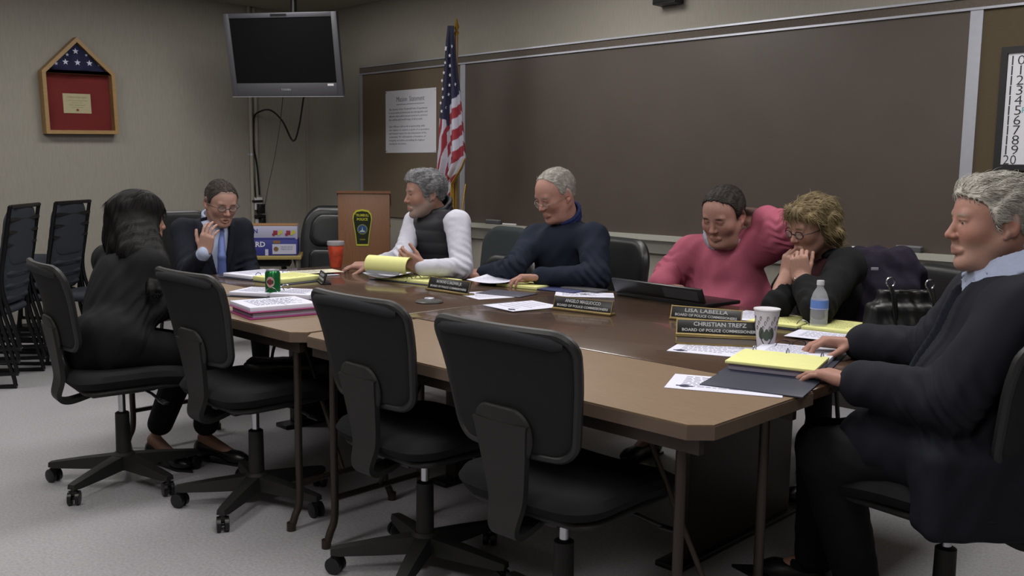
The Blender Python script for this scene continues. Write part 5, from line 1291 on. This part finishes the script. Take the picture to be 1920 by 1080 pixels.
# ------------------------------------------------------------------ grey-haired man in the vest
J = dict(shL=P(858, 418, 4.95), shR=P(778, 416, 5.22), neck=P(822, 405, 5.15), elL=P(866, 502, 4.85), wrL=P(790, 502, 4.70), elR=P(754, 482, 4.98), wrR=P(694, 497, 5.10))
J['pel'] = XY(835, 5.30, .57)
seated(J, FCAM, kn=.40)
M = head_frame(V(-.90, -.42, -.10), -.02); hc_ = P(797, 364, 5.08)
VEST = ([-.12, -.09, -.05, -.02, .005, .02, .045, .06, .085, .12], [-.05, -.05, -.03, .0, .008, -.02, .035, .062, .076, .078])
o = dict(beard='77726f', scalp='6a6664', line=VEST, scw=.6, brow='5a5350', open=True, red='935c50', bw=.75)
t, T = person('seated man with grey hair and beard in dark vest over white sleeves', J, dict(c=hc_, M=M), '8f6c60', o,
              dict(L=dict(d=V(-.75, .0, .42), n=V(-.1, 1, .2), tdir=V(.3, .0, 1), curls=((.6, .5, .4), (.65, .55, .4), (.7, .6, .4), (.75, .6, .5)), fan=.02, thumb=(.85, .5, .2)),
                   R=dict(d=V(-1, .05, -.05), n=V(0, .2, -1), tdir=V(0, -1, .2), curl=(.35, .4, .3))), None, hk=1.05, hargs=dict(nose=1.02))
mid, L_, MT_ = torso_frame(J)
M_wsl = mat('white_knit_shirt', 'b4b4c2', .85, noise=.03, nscale=80, bump=.2, bscale=300)
s = SDF(); add_torso(s, J, -.010); add_arm(s, J, 'L', .010, .97, ru=.062); add_arm(s, J, 'R', .006, .93, ru=.058); s.disp(creases(J, .007)); s.disp(folds(.004, 40, None, 3))
cloth('long_sleeve_shirt', s, M_wsl, t, T, .006)
s = SDF(); add_torso(s, J, .016, k=.04, sh=.045); s.ell(J['pel'], (.20, .16, .15), MT_, .05)
qn = J['neck']
collar(s, qn+MT_[:, 2]*.024, MT_, r=.072, hgt=.05, th=.010, drop=.010)
for sd, q_ in (('L', -1), ('R', 1)):
    ax0 = J['sh'+sd]; 
    s.cap(ax0-MT_[:, 2]*.02+MT_[:, 0]*q_*.035, ax0+MT_[:, 0]*q_*.12-MT_[:, 2]*.05, .088, .10, .006, 's')
s.disp(lambda X, Y, Z: .0045*np.abs(np.sin(Z*48))**.6*-1+.003)
M_vest = mat('dark_quilted_vest', '18181f', .6, noise=.08, nscale=100)
cloth('quilted_vest', s, M_vest, t, T, .006)
m = MB(); pz_ = mid-MT_[:, 2]*.14+MT_[:, 1]*.128+MT_[:, 0]*.05; m.lathe([(.018, 0), (.016, .006)], pz_, 12, axis=MT_[:, 1]); shift(m, T); m.build('red_emblem', mat('red_thread', '7a2630', .8), t)
s = SDF(); add_legs(s, J, .0); s.ell(J['pel'], (.17, .13, .12), MT_, .05); cloth('trousers', s, mat('dark_trousers', '121215', .85), t, T, .009); shoes(J, T, t, M_black, sock=True)
hair_shell('hair', hc_, M, 1.05, VEST, .009, mat('steel_grey_hair', '77777b', .75, noise=.5, nscale=45, stretch=(1, 1, .4), bump=.6, bscale=120), t, noise=.003, vol=[((0, .03, .088), (.048, .055, .036))], slen=.032, lift=.28, wild=.4, srad=.0014, nst=3200, comb=lambda x, y, z: np.stack([x*4, -1+0*x, .5-6*np.abs(x)], 1))
fixhair(t, T)
m = MB(); c_ = J['wrR']+V(-.01, 0, .0); m.tube([c_+V(0, .031*math.cos(a), .028*math.sin(a)) for a in np.linspace(0, 2*PI, 17)[:-1]], .006, 6, closed=True); shift(m, T); m.build('wristwatch', M_black, t)
# ------------------------------------------------------------------ man in the navy sweater
J = dict(shL=P(1112, 448, 4.66), shR=P(1004, 448, 4.92), neck=P(1064, 418, 4.84), elL=P(1118, 520, 4.52), wrL=P(1012, 519, 4.56), elR=P(962, 503, 4.68), wrR=P(908, 513, 4.88))
J['pel'] = XY(1075, 4.98, .57); seated(J, FCAM, kn=.40)
M = head_frame(V(-.74, -.52, -.42), 0); hc_ = P(1042, 365, 4.76)
o = dict(scalp='a09a98', line=BALD, scw=.35, brow='8c807a', red='a05f55', lip='8e5652')
t, T = person('seated white-haired man in navy sweater reading through thin glasses', J, dict(c=hc_, M=M), '9c7469', o,
              dict(L=dict(d=V(-1, -.15, .0), n=V(-.1, -.1, -1), tdir=V(0, 1, 0), curl=(.45, .5, .4), fan=.05),
                   R=dict(d=V(-1, .0, .0), n=V(.0, .3, -1), tdir=V(0, -1, .3), curl=(.5, .6, .4))), None, hk=1.09, hargs=dict(dbl=.8, wide=1.05), fat=1.08, belly=.6)
mid, L_, MT_ = torso_frame(J)
s = SDF(); add_torso(s, J, .012, fat=1.1, belly=.9, sh=.066); add_arm(s, J, 'L', .016, .97, ru=.064, re=.052); add_arm(s, J, 'R', .014, .97, ru=.062)
s.disp(folds(.009, 26, V(.5, 0, .6), 6)); s.disp(creases(J, .009))
cloth('sweater', s, mat('navy_knit', '171d2b', .92, noise=.10, nscale=220, bump=.3, bscale=400), t, T, .0062)
s = SDF(); collar(s, J['neck']+MT_[:, 2]*.024+MT_[:, 1]*.008, MT_, r=.074, hgt=.04, th=.007, drop=.016); cloth('blue_collar', s, mat('royal_blue_collar', '1e2750', .8), t, T, .005)
s = SDF(); add_legs(s, J, .0); s.ell(J['pel'], (.18, .14, .12), MT_, .05); cloth('trousers', s, MATS['dark_trousers'], t, T, .009); shoes(J, T, t, M_black, sock=True)
hair_shell('hair', hc_, M, 1.09, ([-.12, -.09, -.05, -.02, .005, .02, .035, .05, .07, .12], [-.055, -.05, -.03, .002, .012, .01, .075, .105, .13, .2]), .0035, mat('thin_white_hair', '9a9691', .8, noise=.25, nscale=60, stretch=(1, 1, .3), bump=.4, bscale=150), t, noise=.0012, slen=.032, srad=.0009, lift=.12, nst=4000, wild=.5)
fixhair(t, T)
glasses(hc_, M, 1.09, T, t, '8a8478', wire=.0012, r=.019, drop=-.012)
# ------------------------------------------------------------------ man in the pink sweater
J = dict(shL=P(1430, 458, 4.17), shR=P(1298, 474, 4.34), neck=P(1366, 438, 4.26), elL=P(1490, 432, 3.97), wrL=P(1424, 408, 4.16), elR=P(1258, 512, 4.36), wrR=P(1240, 535, 4.2))
J['pel'] = XY(1372, 4.36, .56); seated(J, FCAM, kn=.40, hipw=.11, spread=.16)
M = head_frame(V(-.58, -.62, -.36), .04); hc_ = P(1357, 404, 4.13)
o = dict(scalp='2c2220', line=([-.12, -.09, -.05, -.02, .005, .02, .03, .045, .07, .12], [-.05, -.045, -.03, -.002, .008, -.02, .045, .075, .10, .13]), scw=.75, brow='2c2220', red='995d54', lip='8c544e')
t, T = person('seated heavyset man in pink sweater scratching the back of his head', J, dict(c=hc_, M=M), '957066', o,
              dict(L=dict(d=V(-.75, .55, .05), n=V(-.5, -.75, 0), tdir=V(0, 0, -1), curl=(.45, .5, .3)),
                   R=dict(d=V(.8, -.6, -.1), n=(0, 0, -1), tdir=V(.5, .8, 0), curl=(.4, .4, .3))), None, hk=1.06, fat=1.35, belly=1.1, hargs=dict(wide=1.16, dbl=1.15, chin=1.1))
mid, L_, MT_ = torso_frame(J)
M_pinks = mat('pink_sweater_knit', '9a5063', .88, noise=.06, nscale=150, bump=.2, bscale=350)
s = SDF(); add_torso(s, J, .012, fat=1.42, belly=1.5, sh=.068); add_arm(s, J, 'L', .022, .80, ru=.075, re=.062, rw=.045); add_arm(s, J, 'R', .018, .90, ru=.07, re=.055, rw=.045)
s.disp(folds(.013, 20, V(.8, 0, .5), 8)); s.disp(creases(J, .010))
cloth('sweater', s, M_pinks, t, T, .0065)
s = SDF(); collar(s, J['neck']+MT_[:, 2]*.014+MT_[:, 1]*.026, MT_, r=.097, hgt=.016, th=.007, drop=.034); cloth('white_collar', s, mat('white_collar_cloth', '8f8f9c', .8), t, T, .005)
s = SDF(); add_legs(s, J, .02); s.ell(J['pel'], (.22, .17, .13), MT_, .05); cloth('trousers', s, MATS['dark_trousers'], t, T, .009); shoes(J, T, t, M_black, sock=True)
hair_shell('hair', hc_, M, 1.06, o['line'], .006, mat('short_dark_hair', '1e1715', .75, noise=.3, nscale=60, bump=.5, bscale=150), t, noise=.0015, slen=.026, lift=.10, srad=.001, wild=.5, nst=3500)
fixhair(t, T)
m = MB(); c_ = J['wrL']+V(.012, -.01, 0); ax_ = nrm(V(-.75, .55, .05)); b_ = nrm(np.cross(ax_, [0, 0, 1])); u_ = np.cross(b_, ax_)
m.tube([c_+(b_*.036*math.cos(a)+u_*.033*math.sin(a)) for a in np.linspace(0, 2*PI, 17)[:-1]], .0065, 6, closed=True); shift(m, T); m.build('wristwatch', M_black, t)
# ------------------------------------------------------------------ woman with short blonde hair
J = dict(shL=P(1588, 500, 3.66), shR=P(1502, 506, 3.98), neck=P(1550, 478, 3.86), elL=P(1532, 578, 3.46), wrL=P(1502, 522, 3.60), elR=P(1454, 572, 3.62), wrR=P(1474, 518, 3.74))
J['pel'] = XY(1585, 4.02, .57); seated(J, V(-.75, -.6), kn=.36, hipw=.08)
M = head_frame(V(-.88, -.36, -.34), 0.06); hc_ = P(1522, 424, 3.76)
o = dict(brow='6b5a44', red='8e5a4c', lip='80484a')
t, T = person('seated blonde woman in black jacket and glasses, hands clasped at her mouth', J, dict(c=hc_, M=M), '987467', o,
              dict(L=dict(d=V(-.12, .12, 1), n=V(.35, .75, .1), tdir=V(.45, -.8), k=.86, curl=(.9, 1.1, .8), thumb=(.8, .3, .4)),
                   R=dict(d=V(.10, -.05, 1), n=V(.75, .3, .1), tdir=V(-.3, .8), k=.86, curl=(.9, 1.0, .8), thumb=(.8, .3, .4))), None, hk=.97, fat=.92, wr=.023)
mid, L_, MT_ = torso_frame(J)
s = SDF(); add_torso(s, J, -.012, fat=.9); cloth('plum_blouse', s, mat('plum_blouse_cloth', '3a1c24', .8), t, T, .006)
s = SDF(); add_torso(s, J, .010, fat=.98); add_arm(s, J, 'L', .016, .70); add_arm(s, J, 'R', .014, .55)
s.disp(folds(.007, 32, V(0, 0, 1), 5)); s.disp(creases(J, .006)); s.disp(lapels(J, MT_, mid, .004, .05, .045, .005, -.24, .05))
s.cut(vcutter(MT_, mid, ([-.25, -.24, -.02, .05, .2], [0, .004, .05, .068, .075])), .003)
M_blk = mat('black_wool', '0f0f11', .88, noise=.10, nscale=200, bump=.2, bscale=300)
cloth('blazer', s, M_blk, t, T, .0062)
s = SDF(); add_legs(s, J, .0); s.ell(J['pel'], (.17, .13, .12), MT_, .05); cloth('trousers', s, M_blk, t, T, .009); shoes(J, T, t, M_black, slim=.85)
def bobx(s, W):
    for q in (-1, 1):
        s.cap(W(q*.050, -.03, .06), W(q*.076, -.035, -.02), .042, .036, .03); s.cap(W(q*.076, -.035, -.02), W(q*.070, -.05, -.075), .036, .020, .02)
        s.cap(W(q*.03, .070, .080), W(q*.072, .040, .040), .020, .018, .02)
    s.cap(W(0, -.07, .03), W(0, -.085, -.06), .06, .035, .03)
    s.cap(W(-.03, .065, .09), W(.03, .065, .09), .020, None, .02)
hair_shell('hair', hc_, M, .97, None, .013, mat('dark_blonde_hair', '6f6044', .7, noise=.4, nscale=26, stretch=(1, 1, .4), bump=.6, bscale=90, dist=.8), t, extra=bobx, noise=.004, fq=70, slen=.06, lift=.10, srad=.0016, nst=4200, wild=.3, comb=lambda x, y, z: np.stack([x*5, -.55+y*2, -.5-8*(.1-z)*(z < .1)], 1),
           cuts=lambda x, y, z: np.maximum(np.interp(z, [-.15, -.02, .03, .055, .075, .11], [.012, .014, .030, .060, .095, .2])-y, -1)*1.0)
fixhair(t, T)
glasses(hc_, M, .97, T, t, '1c1a1a', wire=.0018, drop=-.004)
m = MB(); c_ = J['wrL']+V(0, 0, .0); m.tube([c_+V(.026*math.cos(a), .026*math.sin(a), 0) for a in np.linspace(0, 2*PI, 17)[:-1]], .005, 6, closed=True); m.lathe([(.014, -.003), (.014, .004)], c_+V(.012, -.026, 0), 14, axis=V(.4, -1)); shift(m, T); m.build('silver_wristwatch', M_steel, t)
m = MB(); c_ = J['wrR']+V(0, 0, -.03); m.tube([c_+V(.029*math.cos(a), .029*math.sin(a), .004*math.sin(a)) for a in np.linspace(0, 2*PI, 17)[:-1]], .002, 6, closed=True); shift(m, T); m.build('bracelet', M_steel, t)
# ------------------------------------------------------------------ white-haired man at the right
J = dict(shL=P(1915, 585, 2.27), shR=P(1838, 560, 2.68), neck=P(1888, 524, 2.50), elL=P(1778, 752, 2.27), wrL=P(1606, 716, 2.47), elR=P(1738, 658, 2.74), wrR=P(1602, 642, 2.87))
J['pel'] = np.array([-.80, 2.58, .59])
seated(J, V(-.8, .6), kn=.40)
J['knR'] = P(1545, 838, 2.86); J['anR'] = P(1530, 1040, 2.95); J['anR'][2] = .095; J['toeR'] = P(1455, 1055, 3.02); J['toeR'][2] = .03
J['knL'] = P(1555, 858, 2.58); J['anL'] = P(1610, 1080, 2.74); J['anL'][2] = .095; J['toeL'] = P(1540, 1075, 2.86); J['toeL'][2] = .03
M = head_frame(V(-.985, .10, -.06), 0.0); hc_ = P(1864, 417, 2.46)
RH = ([-.12, -.09, -.05, -.02, .005, .02, .035, .05, .085, .12], [-.07, -.06, -.04, .0, .012, -.012, .030, .052, .074, .078])
o = dict(scalp='8c8682', line=RH, scw=.6, brow='94867c', open=True, red='9c5d52', beard='8c8078', bw=.30, lip='90605a')
t, T = person('seated man with white hair in dark blazer at the right edge, holding glasses', J, dict(c=hc_, M=M), '9a7266', o,
              dict(R=dict(d=V(-1, .12, .03), n=V(-.1, -.1, -1), tdir=V(0, -1, -.2), curls=((.55, .6, .4), (.5, .5, .4), (.4, .4, .3), (.4, .4, .3)), thumb=(.75, .5, .5)),
                   L=dict(d=V(-.70, .62, .10), n=V(-.1, 0, -1), tdir=V(.6, .7, 0), curl=(.3, .35, .25), fan=.07)), None, hk=1.05, fat=1.15, hc=.008, fine=.0032, headk=.0028, belly=.5, hargs=dict(nose=1.03, dbl=.7))
mid, L_, MT_ = torso_frame(J)
M_bl = mat('dark_navy_blazer', '14161f', .85, noise=.07, nscale=260, bump=.15, bscale=500)
s = SDF(); add_torso(s, J, -.008, fat=1.15, belly=.6); add_arm(s, J, 'R', -.006, .99, rw=.037); add_arm(s, J, 'L', -.01, .9); collar(s, J['neck']+MT_[:, 2]*.026+MT_[:, 1]*.016, MT_, r=.084, hgt=.055, th=.007, drop=.022)
top_ = [P(1925, 470, 2.36), P(1872, 486, 2.40), P(1830, 505, 2.45), P(1806, 524, 2.52)]; bot_ = [P(1930, 505, 2.33), P(1878, 528, 2.37), P(1836, 550, 2.42), P(1806, 565, 2.49)]
for i_ in range(3):
    for q_ in np.linspace(0, 1, 7): s.cap(top_[i_]*(1-q_)+bot_[i_]*q_, top_[i_+1]*(1-q_)+bot_[i_+1]*q_, .0055, None, .004)
cloth('shirt', s, mat('blue_white_shirt', '8f97b0', .8, noise=.03, nscale=100), t, T, .0055)
s = SDF(); add_torso(s, J, .014, fat=1.2, belly=.9, sh=.075); add_arm(s, J, 'R', .018, .86, ru=.066, re=.055, rw=.042); add_arm(s, J, 'L', .020, .92, ru=.07, re=.058, rw=.044)
s.ell(J['pel']+MT_[:, 1]*.05-np.array([0, 0, .02]), (.235, .22, .14), MT_, .06); s.cap(J['pel']+V(.1, -.08, -.05), J['pel']+V(-.22, .05, -.02), .14, .11, .06)
s.box(J['pel']+V(.04, -.19, -.06), (.26, .07, .12), frame(V(1, 0), V(0, 1)), .04, .05); s.box(J['pel']+V(.24, -.05, .02), (.10, .2, .24), frame(V(1, 0), V(0, 1)), .05, .06)
s.disp(folds(.008, 24, V(.6, 0, .8), 7)); s.disp(creases(J, .009)); s.disp(lapels(J, MT_, mid, .006, .055, .06, .006, -.34, .05))
s.cut(vcutter(MT_, mid, ([-.35, -.34, -.03, .05, .2], [0, .006, .055, .075, .085])), .003)
cloth('blazer', s, M_bl, t, T, .0062)
s = SDF(); add_legs(s, J, .01, r0=.095, r1=.072, r2=.055, end=.96); s.ell(J['pel'], (.18, .14, .12), MT_, .05); s.disp(folds(.006, 30, None, 2)); cloth('trousers', s, mat('charcoal_trousers', '101012', .85), t, T, .008); shoes(J, T, t, M_black, sock=True)
hair_shell('hair', hc_, M, 1.05, RH, .008, mat('silver_white_hair', 'a39f98', .75, noise=.4, nscale=38, stretch=(1, .5, .5), bump=.6, bscale=110, dist=.5), t, noise=.0028, fq=95, vol=[((0, .045, .078), (.052, .042, .034))], h=.0032, slen=.034, lift=.12, srad=.0013, nst=4500, wild=.3, comb=lambda x, y, z: np.stack([-x*3, -1+0*x, .25-7*np.abs(x)*(np.abs(x) > .04)], 1))
fixhair(t, T)
# glasses held in the right hand
m = MB(); g0 = P(1510, 645, 2.98); gu = V(-1, .0, -.02); 
for k in range(2):
    c_ = g0+gu*(.02+.052*k)+np.array([0, 0, .0]); m.tube([c_+gu*.021*math.cos(a)+V(0, -.5, .87)*.015*math.sin(a) for a in np.linspace(0, 2*PI, 21)[:-1]], .0014, 6, closed=True)
m.tube([g0+gu*.041, g0+gu*.051], .0014); m.tube(smooth_path([g0, g0-gu*.06+V(0, 0, .005), P(1560, 640, 2.93)]), .0014); m.tube(smooth_path([g0+gu*.093, P(1440, 668, 2.86), P(1455, 675, 2.80)]), .0014)
o_ = m.build('eyeglasses', mat('glasses_26262a', '26262a', .3, metal=.5)); tag(o_, 'thin black eyeglasses dangling from the right hand of the white-haired man', 'eyeglasses')
# ------------------------------------------------------------------ woman with long dark hair
J = dict(shR=P(280, 500, 3.86), shL=P(208, 488, 4.12), neck=P(246, 462, 4.00), elR=P(258, 592, 3.78), wrR=P(338, 566, 3.98), elL=P(222, 562, 4.16), wrL=P(292, 545, 4.06))
J['pel'] = np.array([-3.76, 1.52, .58]); seated(J, (0, 1), kn=.40, hipw=.08)
J['anL'] = P(288, 800, 4.12); J['anL'][2] = .10; J['toeL'] = P(338, 836, 4.02); J['toeL'][2] = .03
J['anR'] = P(382, 792, 4.16); J['anR'][2] = .10; J['toeR'] = P(445, 826, 4.10); J['toeR'][2] = .03
M = head_frame(V(.80, .60, -.12), 0.0); hc_ = P(262, 411, 4.04)
o = dict(brow='2a201c', red='8a5648', open=True)
t, T = person('seated woman with long dark hair in black jacket, seen from behind', J, dict(c=hc_, M=M), '937062', o,
              dict(L=dict(d=V(.9, .25, .0), n=V(0, 0, -1), tdir=V(.2, -.8), k=.86, curl=(.5, .5, .4)), R=dict(d=V(.9, .4, .0), n=(0, 0, -1), tdir=V(-.3, .8), k=.86, curl=(.4, .4, .3))), None, hk=.97, fat=.9, wr=.023)
mid, L_, MT_ = torso_frame(J)
s = SDF(); add_torso(s, J, .012, fat=1.0); add_arm(s, J, 'L', .016, .95); add_arm(s, J, 'R', .018, .95); s.ell(J['pel']+np.array([0, 0, -.01]), (.19, .17, .13), MT_, .05)
s.disp(folds(.008, 28, V(.3, 0, .9), 9)); s.disp(creases(J, .007)); cloth('jacket', s, mat('black_jacket', '0f1013', .85, noise=.08, nscale=200, bump=.2, bscale=300), t, T, .0065)
s = SDF(); add_legs(s, J, .01, r2=.045, end=.82); s.ell(J['pel'], (.17, .14, .12), MT_, .05); cloth('trousers', s, MATS['charcoal_trousers'], t, T, .008); shoes(J, T, t, M_black, slim=.8, heel=.02)
def longx(s, W):
    for q in (-1, 1): s.cap(W(q*.05, .01, .08), W(q*.078, .01, -.04), .036, .036, .03)
    s.cap(W(.078, .02, -.03), P(298, 490, 3.88), .036, .036, .03); s.cap(P(298, 490, 3.88), P(300, 545, 3.80), .034, .018, .03)
    s.cap(W(.06, -.03, -.03), P(272, 480, 3.88), .05, .045, .03); s.cap(P(272, 480, 3.88), P(282, 545, 3.76), .035, .018, .03)
    s.cap(W(-.01, -.07, .02), P(230, 465, 3.94), .048, .050, .03); s.cap(W(.02, -.07, -.02), P(248, 475, 3.88), .06, .055, .03); s.cap(P(226, 465, 3.94), P(206, 525, 3.92), .05, .03, .03); s.cap(P(245, 475, 3.88), P(238, 545, 3.83), .045, .02, .03)
    s.cap(W(0, -.08, .03), W(0, -.09, -.10), .065, .06, .03)
hair_shell('hair', hc_, M, .97, None, .016, mat('long_dark_hair', '060506', .6, spec=.2, noise=.3, nscale=30, stretch=(1.5, 1.5, .2), bump=.7, bscale=80, dist=.4), t, extra=longx, noise=.003, fq=80, slen=.06, lift=-.05, srad=.0015, nst=11000, wild=.07, comb=lambda x, y, z: np.stack([x*1., -.12+0*x, -1+0*x], 1),
           cuts=lambda x, y, z: np.maximum(np.interp(z, [-.4, -.14, -.12, -.02, .04, .07, .11], [.9, .9, .075, .075, .078, .095, .2])-y, -1))
fixhair(t, T)
# ================================================================== camera, world, colour
cd = bpy.data.cameras.new('camera'); cd.sensor_width = 36; cd.lens = FPX*36/1920; cd.clip_start = .05
co = bpy.data.objects.new('camera', cd); scene.collection.objects.link(co)
M4 = Matrix.Identity(4)
for i in range(3):
    for j in range(3): M4[i][j] = R[i, j]
    M4[i][3] = CAMP[i]
co.matrix_world = M4; scene.camera = co
w = bpy.data.worlds.new('room_ambient'); scene.world = w; w.use_nodes = True
w.node_tree.nodes['Background'].inputs[0].default_value = (.5, .5, .55, 1); w.node_tree.nodes['Background'].inputs[1].default_value = .02
vs_ = scene.view_settings; scene.display_settings.display_device = 'sRGB'
vs_.view_transform = 'Standard'; vs_.look = 'None'; vs_.gamma = 1; vs_.use_curve_mapping = False; vs_.exposure = 0.55
try:
    scene.cycles.max_bounces = 6; scene.cycles.diffuse_bounces = 4
except Exception: pass
